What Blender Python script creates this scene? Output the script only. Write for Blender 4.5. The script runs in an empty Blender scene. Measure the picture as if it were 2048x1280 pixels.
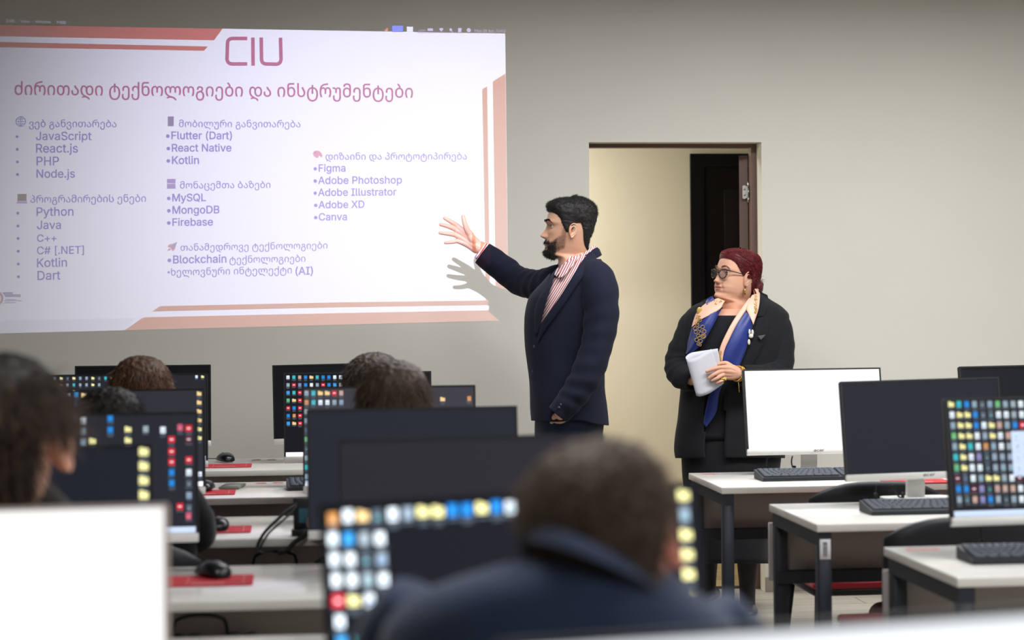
import bpy, bmesh, math, random
import numpy as np
from mathutils import Vector, Matrix, Quaternion, noise as mnoise

SC = bpy.context.scene
COL = SC.collection
PI = math.pi

# ------------------------------------------------------------------ camera
F = 3982.0                      # focal length in pixels of the 2048 wide frame
CAM_H = 1.41
YAW = math.atan((1024 - 590) / F)
HOR = 600.0                     # pixel row of the horizon
ROLL = math.radians(0.5)
cam_d = bpy.data.cameras.new('camera')
cam = bpy.data.objects.new('camera', cam_d)
COL.objects.link(cam)
cam.location = (0, 0, CAM_H)
cam.rotation_euler = (Matrix.Rotation(-YAW, 3, 'Z') @ Matrix.Rotation(PI / 2, 3, 'X') @ Matrix.Rotation(-ROLL, 3, 'Z')).to_euler()
cam_d.sensor_fit = 'HORIZONTAL'
cam_d.sensor_width = 36.0
cam_d.lens = 36.0 * F / 2048.0
cam_d.shift_y = -(640 - HOR) / 2048.0
cam_d.clip_start = 0.05
cam_d.clip_end = 60
cam_d.dof.use_dof = True
cam_d.dof.focus_distance = 8.7
cam_d.dof.aperture_fstop = 3.0
SC.camera = cam

# ------------------------------------------------------------------ world, exposure
SC.view_settings.view_transform = 'Standard'
SC.view_settings.look = 'None'
SC.view_settings.gamma = 1.0
SC.view_settings.use_curve_mapping = False
SC.view_settings.exposure = 0.15
wd = bpy.data.worlds.new('world'); SC.world = wd
wd.use_nodes = True
wd.node_tree.nodes['Background'].inputs[0].default_value = (0.6, 0.65, 0.7, 1)
wd.node_tree.nodes['Background'].inputs[1].default_value = 0.05
SC.cycles.max_bounces = 8
SC.cycles.diffuse_bounces = 4
SC.cycles.transparent_max_bounces = 16
SC.cycles.caustics_reflective = False
SC.cycles.caustics_refractive = False
SC.cycles.sample_clamp_indirect = 4.0

# ------------------------------------------------------------------ room layout numbers
WALL_Y = 9.36
CEIL_Z = 3.10
DESK_Z = 0.737
ROOM_X0, ROOM_X1, ROOM_Y0 = -3.4, 5.2, -2.6
PROJ = Vector((0.27, 6.20, 2.60))     # lens of the ceiling projector

CY, SY = math.cos(YAW), math.sin(YAW)
def ray(px, py):
    a, b = (px - 1024) / F, (py - HOR) / F
    u, v = a * math.cos(ROLL) - b * math.sin(ROLL), -(a * math.sin(ROLL) + b * math.cos(ROLL))
    return Vector((SY + u * CY, CY - u * SY, v))
def at(px, py, depth):               # point seen at a pixel, at a distance along the lens axis
    return Vector((0, 0, CAM_H)) + ray(px, py) * depth
def at_y(px, py, Y):                 # ... on the plane y = Y
    r = ray(px, py); return Vector((0, 0, CAM_H)) + r * (Y / r.y)
def at_z(px, py, Z):                 # ... on the plane z = Z
    r = ray(px, py); return Vector((0, 0, CAM_H)) + r * ((Z - CAM_H) / r.z)

DOOR_X0, DOOR_X1, DOOR_Z1 = at_y(1179.5, 480, WALL_Y).x, at_y(1524, 450, WALL_Y).x, at_y(1350, 284.3, WALL_Y).z

# ------------------------------------------------------------------ lights of the room
def area_light(name, loc, size, power, color=(1, 1, 1), size_y=None):
    l = bpy.data.lights.new(name, 'AREA'); l.energy = power; l.color = color
    l.shape = 'RECTANGLE'; l.size = size; l.size_y = size_y or size
    l.spread = math.radians(170)
    o = bpy.data.objects.new(name, l); COL.objects.link(o); o.location = loc
    return o
WARM = (1.0, 0.965, 0.90)
COOL = (0.97, 0.98, 1.0)
#            x     y    watts
PANELS_ON = [(0.85, 7.2, 24), (2.1, 7.2, 30), (3.35, 7.2, 40), (2.3, 4.6, 24), (3.4, 2.4, 50), (3.4, -0.6, 60), (0.2, 2.8, 26), (1.2, -0.6, 18)]
for (x, y, w) in PANELS_ON:
    area_light('ceiling_panel_light', (x, y, CEIL_Z - 0.035), 1.18, w, COOL, 0.58)
area_light('corridor_lamp_light', (0.85, 10.2, 2.60), 0.5, 31, (1.0, 0.97, 0.92))
proj_l = bpy.data.lights.new('projector_light', 'SPOT')
proj_l.energy = 480; proj_l.color = (0.67, 0.68, 1.0)
proj_l.shadow_soft_size = 0.0
proj_l.spot_size = math.radians(98); proj_l.spot_blend = 0.90
proj_o = bpy.data.objects.new('projector_light', proj_l); COL.objects.link(proj_o)
proj_o.location = PROJ
_t = Vector((0.85, WALL_Y, 1.70))
proj_o.rotation_euler = (_t - PROJ).to_track_quat('-Z', 'Y').to_euler()

# ------------------------------------------------------------------ materials
MATS = {}
def lin(c):
    return tuple(((v / 255) / 12.92 if v / 255 <= 0.04045 else ((v / 255 + 0.055) / 1.055) ** 2.4) for v in c)
def mat(name, rgb, rough=0.6, metal=0.0, spec=0.5, bump=0.0, bscale=60, var=0.0, vscale=6, sheen=0.0, coat=0.0, sss=0.0, emit=None, es=0.0, srgb=True):
    """principled material with optional noise colour variation and noise bump"""
    if name in MATS: return MATS[name]
    m = bpy.data.materials.new(name); m.use_nodes = True
    nt = m.node_tree; b = nt.nodes['Principled BSDF']
    c = lin(rgb) if srgb else rgb
    b.inputs['Base Color'].default_value = (*c, 1)
    b.inputs['Roughness'].default_value = rough
    b.inputs['Metallic'].default_value = metal
    b.inputs['Specular IOR Level'].default_value = spec
    if sheen: b.inputs['Sheen Weight'].default_value = sheen; b.inputs['Sheen Roughness'].default_value = 0.5
    if coat: b.inputs['Coat Weight'].default_value = coat
    if sss:
        b.inputs['Subsurface Weight'].default_value = sss
        b.inputs['Subsurface Radius'].default_value = (0.012, 0.005, 0.003)
        b.inputs['Subsurface Scale'].default_value = 1.0
    if emit is not None:
        b.inputs['Emission Color'].default_value = (*lin(emit), 1); b.inputs['Emission Strength'].default_value = es
    tc = None
    if bump or var:
        tc = nt.nodes.new('ShaderNodeTexCoord')
    if bump:
        n = nt.nodes.new('ShaderNodeTexNoise'); n.inputs['Scale'].default_value = bscale; n.inputs['Detail'].default_value = 4
        nt.links.new(tc.outputs['Object'], n.inputs['Vector'])
        bp = nt.nodes.new('ShaderNodeBump'); bp.inputs['Strength'].default_value = bump; bp.inputs['Distance'].default_value = 0.01
        nt.links.new(n.outputs['Fac'], bp.inputs['Height']); nt.links.new(bp.outputs['Normal'], b.inputs['Normal'])
    if var:
        n2 = nt.nodes.new('ShaderNodeTexNoise'); n2.inputs['Scale'].default_value = vscale; n2.inputs['Detail'].default_value = 5
        nt.links.new(tc.outputs['Object'], n2.inputs['Vector'])
        rp = nt.nodes.new('ShaderNodeValToRGB')
        rp.color_ramp.elements[0].position = 0.3; rp.color_ramp.elements[1].position = 0.7
        rp.color_ramp.elements[0].color = (*[max(0, v * (1 - var)) for v in c], 1)
        rp.color_ramp.elements[1].color = (*[min(1, v * (1 + var)) for v in c], 1)
        nt.links.new(n2.outputs['Fac'], rp.inputs['Fac']); nt.links.new(rp.outputs['Color'], b.inputs['Base Color'])
    MATS[name] = m
    return m
def emission(name, rgb, strength=1.0):
    """a lit pixel of a screen behind its dark glass"""
    if name in MATS: return MATS[name]
    m = bpy.data.materials.new(name); m.use_nodes = True
    b = m.node_tree.nodes['Principled BSDF']
    b.inputs['Base Color'].default_value = (0.012, 0.012, 0.015, 1)
    b.inputs['Roughness'].default_value = 0.45; b.inputs['Specular IOR Level'].default_value = 0.18
    b.inputs['Emission Color'].default_value = (*lin(rgb), 1); b.inputs['Emission Strength'].default_value = strength
    MATS[name] = m
    return m
def film(name, rgb):
    """clear coloured slide film: light passes, tinted"""
    if name in MATS: return MATS[name]
    m = bpy.data.materials.new(name); m.use_nodes = True; nt = m.node_tree
    nt.nodes.clear()
    o = nt.nodes.new('ShaderNodeOutputMaterial'); t = nt.nodes.new('ShaderNodeBsdfTransparent')
    t.inputs[0].default_value = (*rgb, 1); nt.links.new(t.outputs[0], o.inputs[0])
    MATS[name] = m
    return m

# ------------------------------------------------------------------ mesh tools
class MB:
    """collects faces (with material slots) for ONE mesh object"""
    def __init__(s): s.v = []; s.f = []; s.m = []; s.sm = []
    def add(s, verts, faces, mi=0, smooth=False, M=None):
        b = len(s.v)
        if M is not None: verts = [M @ Vector(v) for v in verts]
        s.v.extend(tuple(v) for v in verts)
        for f in faces:
            s.f.append(tuple(b + i for i in f)); s.m.append(mi); s.sm.append(smooth)
        return s
    def box(s, lo, hi, mi=0, M=None, bev=0.0, seg=2):
        if bev:
            bm = bmesh.new(); bmesh.ops.create_cube(bm, size=1)
            for v in bm.verts: v.co = Vector([(lo[i] + hi[i]) / 2 + v.co[i] * (hi[i] - lo[i]) for i in range(3)])
            bmesh.ops.bevel(bm, geom=bm.edges[:], offset=bev, segments=seg, affect='EDGES', profile=0.5)
            return s.bm(bm, mi, True, M)
        x0, y0, z0 = lo; x1, y1, z1 = hi
        vs = [(x0, y0, z0), (x1, y0, z0), (x1, y1, z0), (x0, y1, z0), (x0, y0, z1), (x1, y0, z1), (x1, y1, z1), (x0, y1, z1)]
        return s.add(vs, [(0, 3, 2, 1), (4, 5, 6, 7), (0, 1, 5, 4), (1, 2, 6, 5), (2, 3, 7, 6), (3, 0, 4, 7)], mi, False, M)
    def bm(s, bm, mi=0, smooth=True, M=None):
        bm.verts.index_update()
        s.add([v.co[:] for v in bm.verts], [[v.index for v in f.verts] for f in bm.faces], mi, smooth, M); bm.free(); return s
    def rings(s, R, mi=0, smooth=True, closed=True, cap0=True, cap1=True, M=None):
        """skin a list of point rings"""
        n = len(R[0]); vs = [p for r in R for p in r]; fs = []
        for i in range(len(R) - 1):
            for j in range(n if closed else n - 1):
                a, b = i * n + j, i * n + (j + 1) % n
                fs.append((a, b, b + n, a + n))
        if closed and cap0: fs.append(tuple(range(n - 1, -1, -1)))
        if closed and cap1: fs.append(tuple(range((len(R) - 1) * n, len(R) * n)))
        return s.add(vs, fs, mi, smooth, M)
    def tube(s, pts, rad, n=10, mi=0, cap=True, up=None, flat=1.0, sub=0, closed=False):
        """sweep an ellipse along a polyline; rad: number or list; flat: ratio of the second radius"""
        pts = [Vector(p) for p in pts]
        rad = [rad] * len(pts) if isinstance(rad, (int, float)) else list(rad)
        if sub: pts, rad = smooth_path(pts, rad, sub)
        R = []; prev = None
        for i, p in enumerate(pts):
            t = (pts[min(i + 1, len(pts) - 1)] - pts[max(i - 1, 0)])
            if t.length < 1e-9: t = Vector((0, 0, 1))
            t.normalize()
            if prev is None:
                a = Vector(up) if up is not None else (Vector((0, 0, 1)) if abs(t.z) < 0.9 else Vector((1, 0, 0)))
            else: a = prev
            a = (a - t * a.dot(t))
            if a.length < 1e-6: a = t.orthogonal()
            a.normalize(); prev = a; b = t.cross(a)
            r = rad[i]
            R.append([p + a * (r * math.cos(2 * PI * k / n)) + b * (r * flat * math.sin(2 * PI * k / n)) for k in range(n)])
        return s.rings(R, mi, True, True, cap, cap)
    def lathe(s, prof, n=20, mi=0, M=None):
        R = [[(r * math.cos(2 * PI * k / n), r * math.sin(2 * PI * k / n), z) for k in range(n)] for r, z in prof]
        return s.rings(R, mi, True, True, True, True, M)
    def ball(s, c, r, mi=0, n=16, M=None, sc=(1, 1, 1)):
        R = [[(c[0] + r * sc[0] * math.sin(PI * i / n) * math.cos(2 * PI * k / (2 * n)), c[1] + r * sc[1] * math.sin(PI * i / n) * math.sin(2 * PI * k / (2 * n)), c[2] - r * sc[2] * math.cos(PI * i / n)) for k in range(2 * n)] for i in range(n + 1)]
        for q in (0, n):
            R[q] = [(c[0] + (p[0] - c[0]) + 1e-5 * math.cos(k), c[1] + 1e-5 * math.sin(k), p[2]) for k, p in enumerate(R[q])]
        return s.rings(R, mi, True, True, True, True, M)
    def prism(s, poly, z0, z1, mi=0, M=None, axis='z'):
        n = len(poly)
        def mk(p, z): return (p[0], p[1], z) if axis == 'z' else (p[0], z, p[1]) if axis == 'y' else (z, p[0], p[1])
        vs = [mk(p, z0) for p in poly] + [mk(p, z1) for p in poly]
        fs = [tuple(range(n - 1, -1, -1)), tuple(range(n, 2 * n))] + [(i, (i + 1) % n, n + (i + 1) % n, n + i) for i in range(n)]
        return s.add(vs, fs, mi, False, M)
    def mesh(s, name):
        me = bpy.data.meshes.new(name)
        me.from_pydata(s.v, [], s.f)
        me.polygons.foreach_set('material_index', s.m); me.polygons.foreach_set('use_smooth', s.sm)
        me.update(); return me
    def build(s, name, mats, parent=None, loc=None, rot=None, fix=True, label=None):
        me = s.mesh(name)
        for m in (mats if isinstance(mats, (list, tuple)) else [mats]): me.materials.append(m)
        if fix:
            bm = bmesh.new(); bm.from_mesh(me); bmesh.ops.recalc_face_normals(bm, faces=bm.faces[:]); bm.to_mesh(me); bm.free()
        o = bpy.data.objects.new(name, me); COL.objects.link(o)
        if parent is not None: o.parent = parent
        if loc is not None: o.location = loc
        if rot is not None: o.rotation_euler = rot
        if label: o['label'] = label
        return o
def smooth_path(pts, rad, sub):
    """Catmull-Rom resampling of points and radii"""
    P, Q = [], []
    n = len(pts)
    for i in range(n - 1):
        p0, p1, p2, p3 = pts[max(i - 1, 0)], pts[i], pts[i + 1], pts[min(i + 2, n - 1)]
        r0, r1, r2, r3 = rad[max(i - 1, 0)], rad[i], rad[i + 1], rad[min(i + 2, n - 1)]
        for k in range(sub):
            t = k / sub
            w = (-.5 * t + t * t - .5 * t ** 3, 1 - 2.5 * t * t + 1.5 * t ** 3, .5 * t + 2 * t * t - 1.5 * t ** 3, -.5 * t * t + .5 * t ** 3)
            P.append(p0 * w[0] + p1 * w[1] + p2 * w[2] + p3 * w[3]); Q.append(r0 * w[0] + r1 * w[1] + r2 * w[2] + r3 * w[3])
    P.append(pts[-1]); Q.append(rad[-1])
    return P, Q
def empty(name, loc=(0, 0, 0), rz=0.0, scale=None):
    o = bpy.data.objects.new(name, None); COL.objects.link(o); o.location = loc; o.rotation_euler = (0, 0, rz)
    o.empty_display_size = 0.05
    if scale: o.scale = scale
    return o
def tag(o, label, cat, group=None, kind=None):
    if label: o['label'] = label
    if cat: o['category'] = cat
    if group: o['group'] = group
    if kind: o['kind'] = kind
    return o
def thing(name, label, cat, loc=(0, 0, 0), rz=0.0, group=None):
    return tag(empty(name, loc, rz), label, cat, group)
def copy_tree(o, parent=None):
    c = o.copy(); COL.objects.link(c)
    if parent is not None: c.parent = parent; c.matrix_parent_inverse = o.matrix_parent_inverse
    for ch in list(o.children): copy_tree(ch, c)
    return c
def struct(name, mb, mats, parent=None, **k):
    o = mb.build(name, mats, parent, **k)
    if parent is None: o['kind'] = 'structure'
    return o
def remeshed(mb, voxel, smooth=2, name='tmp'):
    """one continuous surface grown over overlapping pieces"""
    me = mb.mesh(name)
    bm = bmesh.new(); bm.from_mesh(me); bmesh.ops.recalc_face_normals(bm, faces=bm.faces[:]); bm.to_mesh(me); bm.free()
    o = bpy.data.objects.new(name, me); COL.objects.link(o)
    r = o.modifiers.new('r', 'REMESH'); r.mode = 'VOXEL'; r.voxel_size = voxel; r.adaptivity = 0.0
    if smooth:
        s = o.modifiers.new('s', 'SMOOTH'); s.factor = 0.5; s.iterations = smooth
    dg = bpy.context.evaluated_depsgraph_get()
    e = o.evaluated_get(dg); m2 = e.to_mesh()
    V = [v.co[:] for v in m2.vertices]; P = [tuple(p.vertices) for p in m2.polygons]
    e.to_mesh_clear(); bpy.data.objects.remove(o); bpy.data.meshes.remove(me)
    return V, P
# ================================================================== room shell
M_wall = mat('wall_paint', (224, 221, 211), 0.75, spec=0.25, bump=0.04, bscale=180, var=0.012, vscale=2.5)
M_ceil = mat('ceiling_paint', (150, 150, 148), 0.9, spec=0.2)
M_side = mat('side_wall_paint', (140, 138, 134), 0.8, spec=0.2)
M_corr = mat('corridor_paint', (228, 221, 200), 0.75, spec=0.2, bump=0.04, bscale=150)
M_white = mat('white_laminate', (234, 231, 224), 0.16, spec=0.5)
M_black_metal = mat('black_powder_coat', (38, 42, 50), 0.5, spec=0.4, bump=0.03, bscale=400)
M_brown = mat('brown_door_frame', (112, 88, 78), 0.45, bump=0.03, bscale=90)
M_steel = mat('steel', (190, 188, 182), 0.35, metal=0.9)

def plank_material(name, c1, c2, sx, sy):
    m = bpy.data.materials.new(name); m.use_nodes = True; nt = m.node_tree; b = nt.nodes['Principled BSDF']
    tc = nt.nodes.new('ShaderNodeTexCoord'); br = nt.nodes.new('ShaderNodeTexBrick')
    br.inputs['Color1'].default_value = (*lin(c1), 1); br.inputs['Color2'].default_value = (*lin(c2), 1)
    br.inputs['Mortar'].default_value = (*lin(tuple(v * .55 for v in c1)), 1)
    br.inputs['Scale'].default_value = 1; br.inputs['Mortar Size'].default_value = 0.003
    br.inputs['Brick Width'].default_value = sx; br.inputs['Row Height'].default_value = sy
    nt.links.new(tc.outputs['Object'], br.inputs['Vector'])
    n = nt.nodes.new('ShaderNodeTexNoise'); n.inputs['Scale'].default_value = 5; n.inputs['Detail'].default_value = 8
    mp = nt.nodes.new('ShaderNodeMapping'); mp.inputs['Scale'].default_value = (1, 9, 1)
    nt.links.new(tc.outputs['Object'], mp.inputs['Vector']); nt.links.new(mp.outputs[0], n.inputs['Vector'])
    mx = nt.nodes.new('ShaderNodeMixRGB'); mx.blend_type = 'OVERLAY'; mx.inputs[0].default_value = 0.35
    nt.links.new(br.outputs['Color'], mx.inputs[1]); nt.links.new(n.outputs['Fac'], mx.inputs[2])
    nt.links.new(mx.outputs[0], b.inputs['Base Color']); b.inputs['Roughness'].default_value = 0.42
    return m
M_floor = plank_material('floor_laminate', (176, 170, 158), (164, 158, 146), 1.3, 0.19)
M_corr_floor = plank_material('corridor_laminate', (190, 166, 122), (178, 154, 110), 1.2, 0.14)

T = 0.15
struct('floor', MB().box((ROOM_X0, ROOM_Y0, -0.05), (ROOM_X1, WALL_Y + T, 0)), M_floor)
struct('ceiling', MB().box((ROOM_X0 - .1, ROOM_Y0 - .1, CEIL_Z), (ROOM_X1 + .1, WALL_Y + T, CEIL_Z + 0.05)), M_ceil)
w = MB()
w.box((ROOM_X0, WALL_Y, 0), (DOOR_X0, WALL_Y + T, CEIL_Z)); w.box((DOOR_X1, WALL_Y, 0), (ROOM_X1, WALL_Y + T, CEIL_Z))
w.box((DOOR_X0, WALL_Y, DOOR_Z1), (DOOR_X1, WALL_Y + T, CEIL_Z))
struct('wall_front', w, M_wall)
struct('wall_left', MB().box((ROOM_X0 - .1, ROOM_Y0, 0), (ROOM_X0, WALL_Y + T, CEIL_Z)), M_side)
struct('wall_right', MB().box((ROOM_X1, ROOM_Y0, 0), (ROOM_X1 + .1, WALL_Y + T, CEIL_Z)), M_side)
struct('wall_back', MB().box((ROOM_X0 - .1, ROOM_Y0 - .1, 0), (ROOM_X1 + .1, ROOM_Y0, CEIL_Z)), M_side)
bb = MB(); bb.box((ROOM_X0, WALL_Y - .012, 0), (DOOR_X0, WALL_Y, 0.07)); bb.box((DOOR_X1, WALL_Y - .012, 0), (ROOM_X1, WALL_Y, 0.07))
struct('baseboard_front', bb, mat('skirting', (150, 140, 128), 0.5))
# corridor behind the door
CY1 = 11.05
struct('wall_corridor', MB().box((0.2, CY1, 0), (3.6, CY1 + .1, 2.9)), M_corr)
struct('wall_corridor_end', MB().box((3.5, WALL_Y + T, 0), (3.6, CY1, 2.9)), M_corr)
struct('wall_corridor_start', MB().box((0.1, WALL_Y + T, 0), (0.2, CY1 + .1, 2.9)), M_corr)
struct('floor_corridor', MB().box((0.1, WALL_Y + T, -0.05), (3.6, CY1 + .1, 0)), M_corr_floor)
struct('ceiling_corridor', MB().box((0.1, WALL_Y + T, 2.9), (3.6, CY1 + .1, 2.95)), M_ceil)
struct('trim_threshold', MB().box((DOOR_X0, WALL_Y + .13, 0), (DOOR_X1, WALL_Y + .17, 0.008)), mat('threshold', (40, 34, 30), 0.5))
# door frame (brown metal) at the back of the reveal, door leaf swung into the corridor
fy0, fy1 = WALL_Y + .105, WALL_Y + .16
d = MB(); fw = 0.026
d.box((DOOR_X1 - fw, fy0, 0), (DOOR_X1, fy1, DOOR_Z1)); d.box((DOOR_X0, fy0, 0), (DOOR_X0 + .008, fy1, DOOR_Z1))
d.box((DOOR_X0, fy0, DOOR_Z1 - .018), (DOOR_X1 - fw, fy1, DOOR_Z1))
struct('trim_door_frame', d, M_brown)
hinge_p = Vector((at_y(1480, 450, WALL_Y + .19).x, WALL_Y + .19, 0))
door = empty('door_1', hinge_p, 0); door['kind'] = 'structure'
door.rotation_euler = (0, 0, math.radians(73))
M_door = mat('dark_wood_door', (16, 12, 12), 0.5, spec=.2, bump=0.05, bscale=40, var=0.15, vscale=10)
leaf = MB(); LW = 0.72
leaf.box((0, -0.038, 0.01), (LW, 0, 2.10))                          # x runs from hinge to latch, y = 0 is the face towards the corridor
leaf.build('door_leaf', M_door, door)
pn = MB()
for (z0, z1) in ((0.16, 0.95), (1.08, 1.95)):
    pn.box((0.10, 0, z0), (LW - .10, .005, z1), bev=.002); pn.box((0.10, -.043, z0), (LW - .10, -.038, z1), bev=.002)
pn.build('door_panel', M_door, door)
MB().box((-0.012, -0.040, 0.01), (0.0, 0.002, 2.105)).build('edge_strip', M_brown, door)
hd = MB()
for s_ in (1, -1):
    y = 0.0 if s_ > 0 else -0.038
    hd.tube([(LW - .06, y, 1.0), (LW - .06, y + s_ * .045, 1.0), (LW - .17, y + s_ * .05, 1.0)], 0.009, 10)
hd.build('door_handle', M_steel, door)
for hz in (1.925, 0.30):
    h = MB(); hx = DOOR_X1 - fw - .004; hy = WALL_Y + .150
    h.tube([(hx, hy, hz - .05), (hx, hy, hz - .02)], 0.006, 10); h.tube([(hx, hy, hz + .02), (hx, hy, hz + .05)], 0.006, 10); h.tube([(hx, hy, hz - .018), (hx, hy, hz + .018)], 0.005, 10)
    poly = [(-.030, -.030), (-.020, -.034), (-.010, -.028), (.0, -.028), (.0, .028), (-.010, .028), (-.020, .034), (-.030, .030)]
    h.prism([(hx + p[0], hz + p[1]) for p in poly], hy - .003, hy, axis='y')
    h.ball((hx - .020, hy - .004, hz + .014), .005, n=6); h.ball((hx - .020, hy - .004, hz - .014), .005, n=6)
    ho = h.build('trim_hinge', M_steel); ho['kind'] = 'structure'
# closed dark door in the far corridor wall
dx0 = at_y(1380.5, 450, CY1).x; dz1 = at_y(1430, 308, CY1).z
d2 = empty('door_2', (dx0, CY1, 0)); d2['kind'] = 'structure'
MB().box((0, -.018, 0), (.92, 0, dz1)).build('door_leaf', M_door, d2)
fr2 = MB(); fr2.box((0, -.030, 0), (.075, -.018, dz1)); fr2.box((.845, -.030, 0), (.92, -.018, dz1)); fr2.box((.075, -.030, dz1 - .075), (.845, -.018, dz1)); fr2.build('door_frame', mat('dark_blue_wood', (14, 13, 18), .5, spec=.2), d2)
pn2 = MB()
for (z0, z1) in ((.2, .95), (1.08, dz1 - .2)): pn2.box((.19, -.024, z0), (.73, -.018, z1), bev=.002)
pn2.build('door_panel', M_door, d2)

# ceiling light panels (above the picture) and the corridor lamp
M_panel_on = emission('panel_glow', (255, 255, 255), 3.0)
M_panel_frame = mat('panel_frame', (220, 220, 220), 0.5)
for i, (x, y, w_) in enumerate(PANELS_ON):
    t = thing('ceiling_light', 'oblong white ceiling light panel', 'ceiling light', (x, y, CEIL_Z), 0, 'ceiling light panels')
    MB().box((-.61, -.31, -.012), (.61, .31, 0)).build('frame', M_panel_frame, t)
    MB().box((-.59, -.29, -.016), (.59, .29, -.012)).build('diffuser', M_panel_on, t)
t = thing('corridor_lamp', 'square ceiling lamp in the corridor', 'ceiling light', (0.85, 10.2, 2.9))
MB().box((-.27, -.27, -.25), (.27, .27, 0)).build('housing', M_panel_frame, t)
MB().box((-.25, -.25, -.256), (.25, .25, -.25)).build('diffuser', M_panel_on, t)
# ================================================================== projected slide
# every mark of the slide is laid out on the wall; the projector carries the same marks on a small film
M_beam = mat('slide_on_wall', (224, 221, 211), 0.75, spec=0.25)
M_mark_tint = mat('slide_mark_on_wall', (206, 198, 206), 0.75, spec=0.25)  # lettering pieces: a little of the projected text's tone put into the wall colour
slide = thing('projected_slide', 'bright projected slide of programming languages and tools on the grey wall', 'projection', (0, WALL_Y, 0))
FILM = MB(); FILM_M = []; FILM_D = 0.12
FSC = FILM_D / (WALL_Y - PROJ.y)
def slope(y): return 0.017 + (y - 58) / 592.0 * -0.043
def s_pt(px, py, lift=0.0):
    p = at_y(px, py, WALL_Y); p.y -= lift; return p
def film_add(polys, rgb, mask=False):
    key = ('mask',) if mask else rgb
    if key not in FILM_M: FILM_M.append(key)
    mi = FILM_M.index(key)
    for verts, faces in polys:
        FILM.add([PROJ + (Vector((v[0], WALL_Y, v[2])) - PROJ) * FSC for v in verts], faces, mi)
def mark(name, polys, rgb, lift=0.0010, label=None, film_it=True):
    """polys: [(pixel verts, faces)] on the slide"""
    out = [([s_pt(x, y, lift) for x, y in vs], fs) for vs, fs in polys]
    mb = MB()
    for vs, fs in out: mb.add([v - Vector((0, WALL_Y, 0)) for v in vs], fs)
    o = mb.build(name, M_mark_tint if name in ('text_line', 'title_line', 'logo_lettering', 'bullet') else M_beam, slide, fix=False, label=label)
    if film_it: film_add(out, rgb)
    return o
TXT = {}
import os
from mathutils.geometry import delaunay_2d_cdt, interpolate_bezier
try: UI_FONT = bpy.data.fonts.load(os.path.join(bpy.utils.system_resource('DATAFILES'), 'fonts', 'Inter.woff2'))
except Exception: UI_FONT = None
def winding(loops, x, y):
    w = 0
    for L in loops:
        for (x0, y0), (x1, y1) in zip(L, L[1:] + L[:1]):
            if (y0 <= y) != (y1 <= y):
                if x0 + (y - y0) / (y1 - y0) * (x1 - x0) > x: w += 1 if y1 > y0 else -1
    return w
def fill(loops, outer=None):
    """triangles of a lettering outline; with outer: of a plate with the lettering cut out"""
    vs, es = [], []
    for L in loops + ([outer] if outer else []):
        b = len(vs); vs += [Vector(p) for p in L]; es += [(b + i, b + (i + 1) % len(L)) for i in range(len(L))]
    V, _, T_, *_r = delaunay_2d_cdt(vs, es, [], 0, 1e-7)
    box = [(min(p[0] for p in L), max(p[0] for p in L), min(p[1] for p in L), max(p[1] for p in L), L) for L in loops]
    keep = []
    for t in T_:
        x = sum(V[i].x for i in t) / 3; y = sum(V[i].y for i in t) / 3
        inside = winding([L for (a, b, c, d, L) in box if a < x < b and c < y < d] or [], x, y) != 0
        if (inside if outer is None else (not inside and winding([outer], x, y) != 0)): keep.append(tuple(t))
    return [(v.x, v.y) for v in V], keep
def glyph_loops(body, grow_=0.0):
    k = (body, grow_)
    if k in TXT: return TXT[k]
    c = bpy.data.curves.new('t', 'FONT'); c.body = body; c.size = 1
    if UI_FONT and not any(ord(ch) > 0x1000 and ch != '•' for ch in body): c.font = UI_FONT
    o = bpy.data.objects.new('t', c); COL.objects.link(o)
    dg = bpy.context.evaluated_depsgraph_get(); cu = o.evaluated_get(dg).to_curve(dg); loops = []
    for sp in cu.splines:
        P = []; n = len(sp.bezier_points)
        for i in range(n):
            p, q = sp.bezier_points[i], sp.bezier_points[(i + 1) % n]
            straight = (p.handle_right - p.co).length < 1e-5 and (q.handle_left - q.co).length < 1e-5
            seg = [p.co] if straight else interpolate_bezier(p.co, p.handle_right, q.handle_left, q.co, 5)[:-1]
            P += [(v.x, v.y) for v in seg]
        R = []
        for v in P:
            if not R or math.hypot(v[0] - R[-1][0], v[1] - R[-1][1]) > 1e-4: R.append(v)
        if len(R) > 2: loops.append(R)
    o.to_curve_clear(); bpy.data.objects.remove(o); bpy.data.curves.remove(c)
    if grow_:
        area = lambda L: sum(a[0] * b[1] - b[0] * a[1] for a, b in zip(L, L[1:] + L[:1]))
        big_ = max(loops, key=lambda L: abs(area(L))); sg = 1 if area(big_) > 0 else -1
        out = []
        for L in loops:
            n = len(L); M_ = []
            for i in range(n):
                (xa, ya), (xb, yb), (xc, yc) = L[i - 1], L[i], L[(i + 1) % n]
                n1 = Vector((yb - ya, xa - xb)).normalized(); n2 = Vector((yc - yb, xb - xc)).normalized(); nn = n1 + n2
                nn = nn.normalized() / max(.6, math.sqrt(max(0, (1 + n1.dot(n2)) / 2))) if nn.length > 1e-3 else n1
                M_.append((xb + nn.x * grow_ * sg, yb + nn.y * grow_ * sg))
            out.append(M_)
        loops = out
    TXT[k] = loops; return loops
def text_mesh(body, bold=0.0): return fill(glyph_loops(body, bold))
def text_loops(body, x0, x1, base, bold=0.0, ky=1.0):
    Ls = glyph_loops(body, bold); xs = [v[0] for L in Ls for v in L]
    a, b = min(xs), max(xs); k = (x1 - x0) / (b - a); sl = slope(base)
    return [[(x0 + (v[0] - a) * k, base + sl * (v[0] - a) * k - v[1] * k * ky) for v in L] for L in Ls]
def text_poly(*a): return fill(text_loops(*a))
PURPLE = (0.30, 0.22, 0.62); PURPLE2 = (0.34, 0.25, 0.68); PINK = (0.60, 0.05, 0.22); RED = (0.62, 0.06, 0.07); RED2 = (0.62, 0.20, 0.12)

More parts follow.
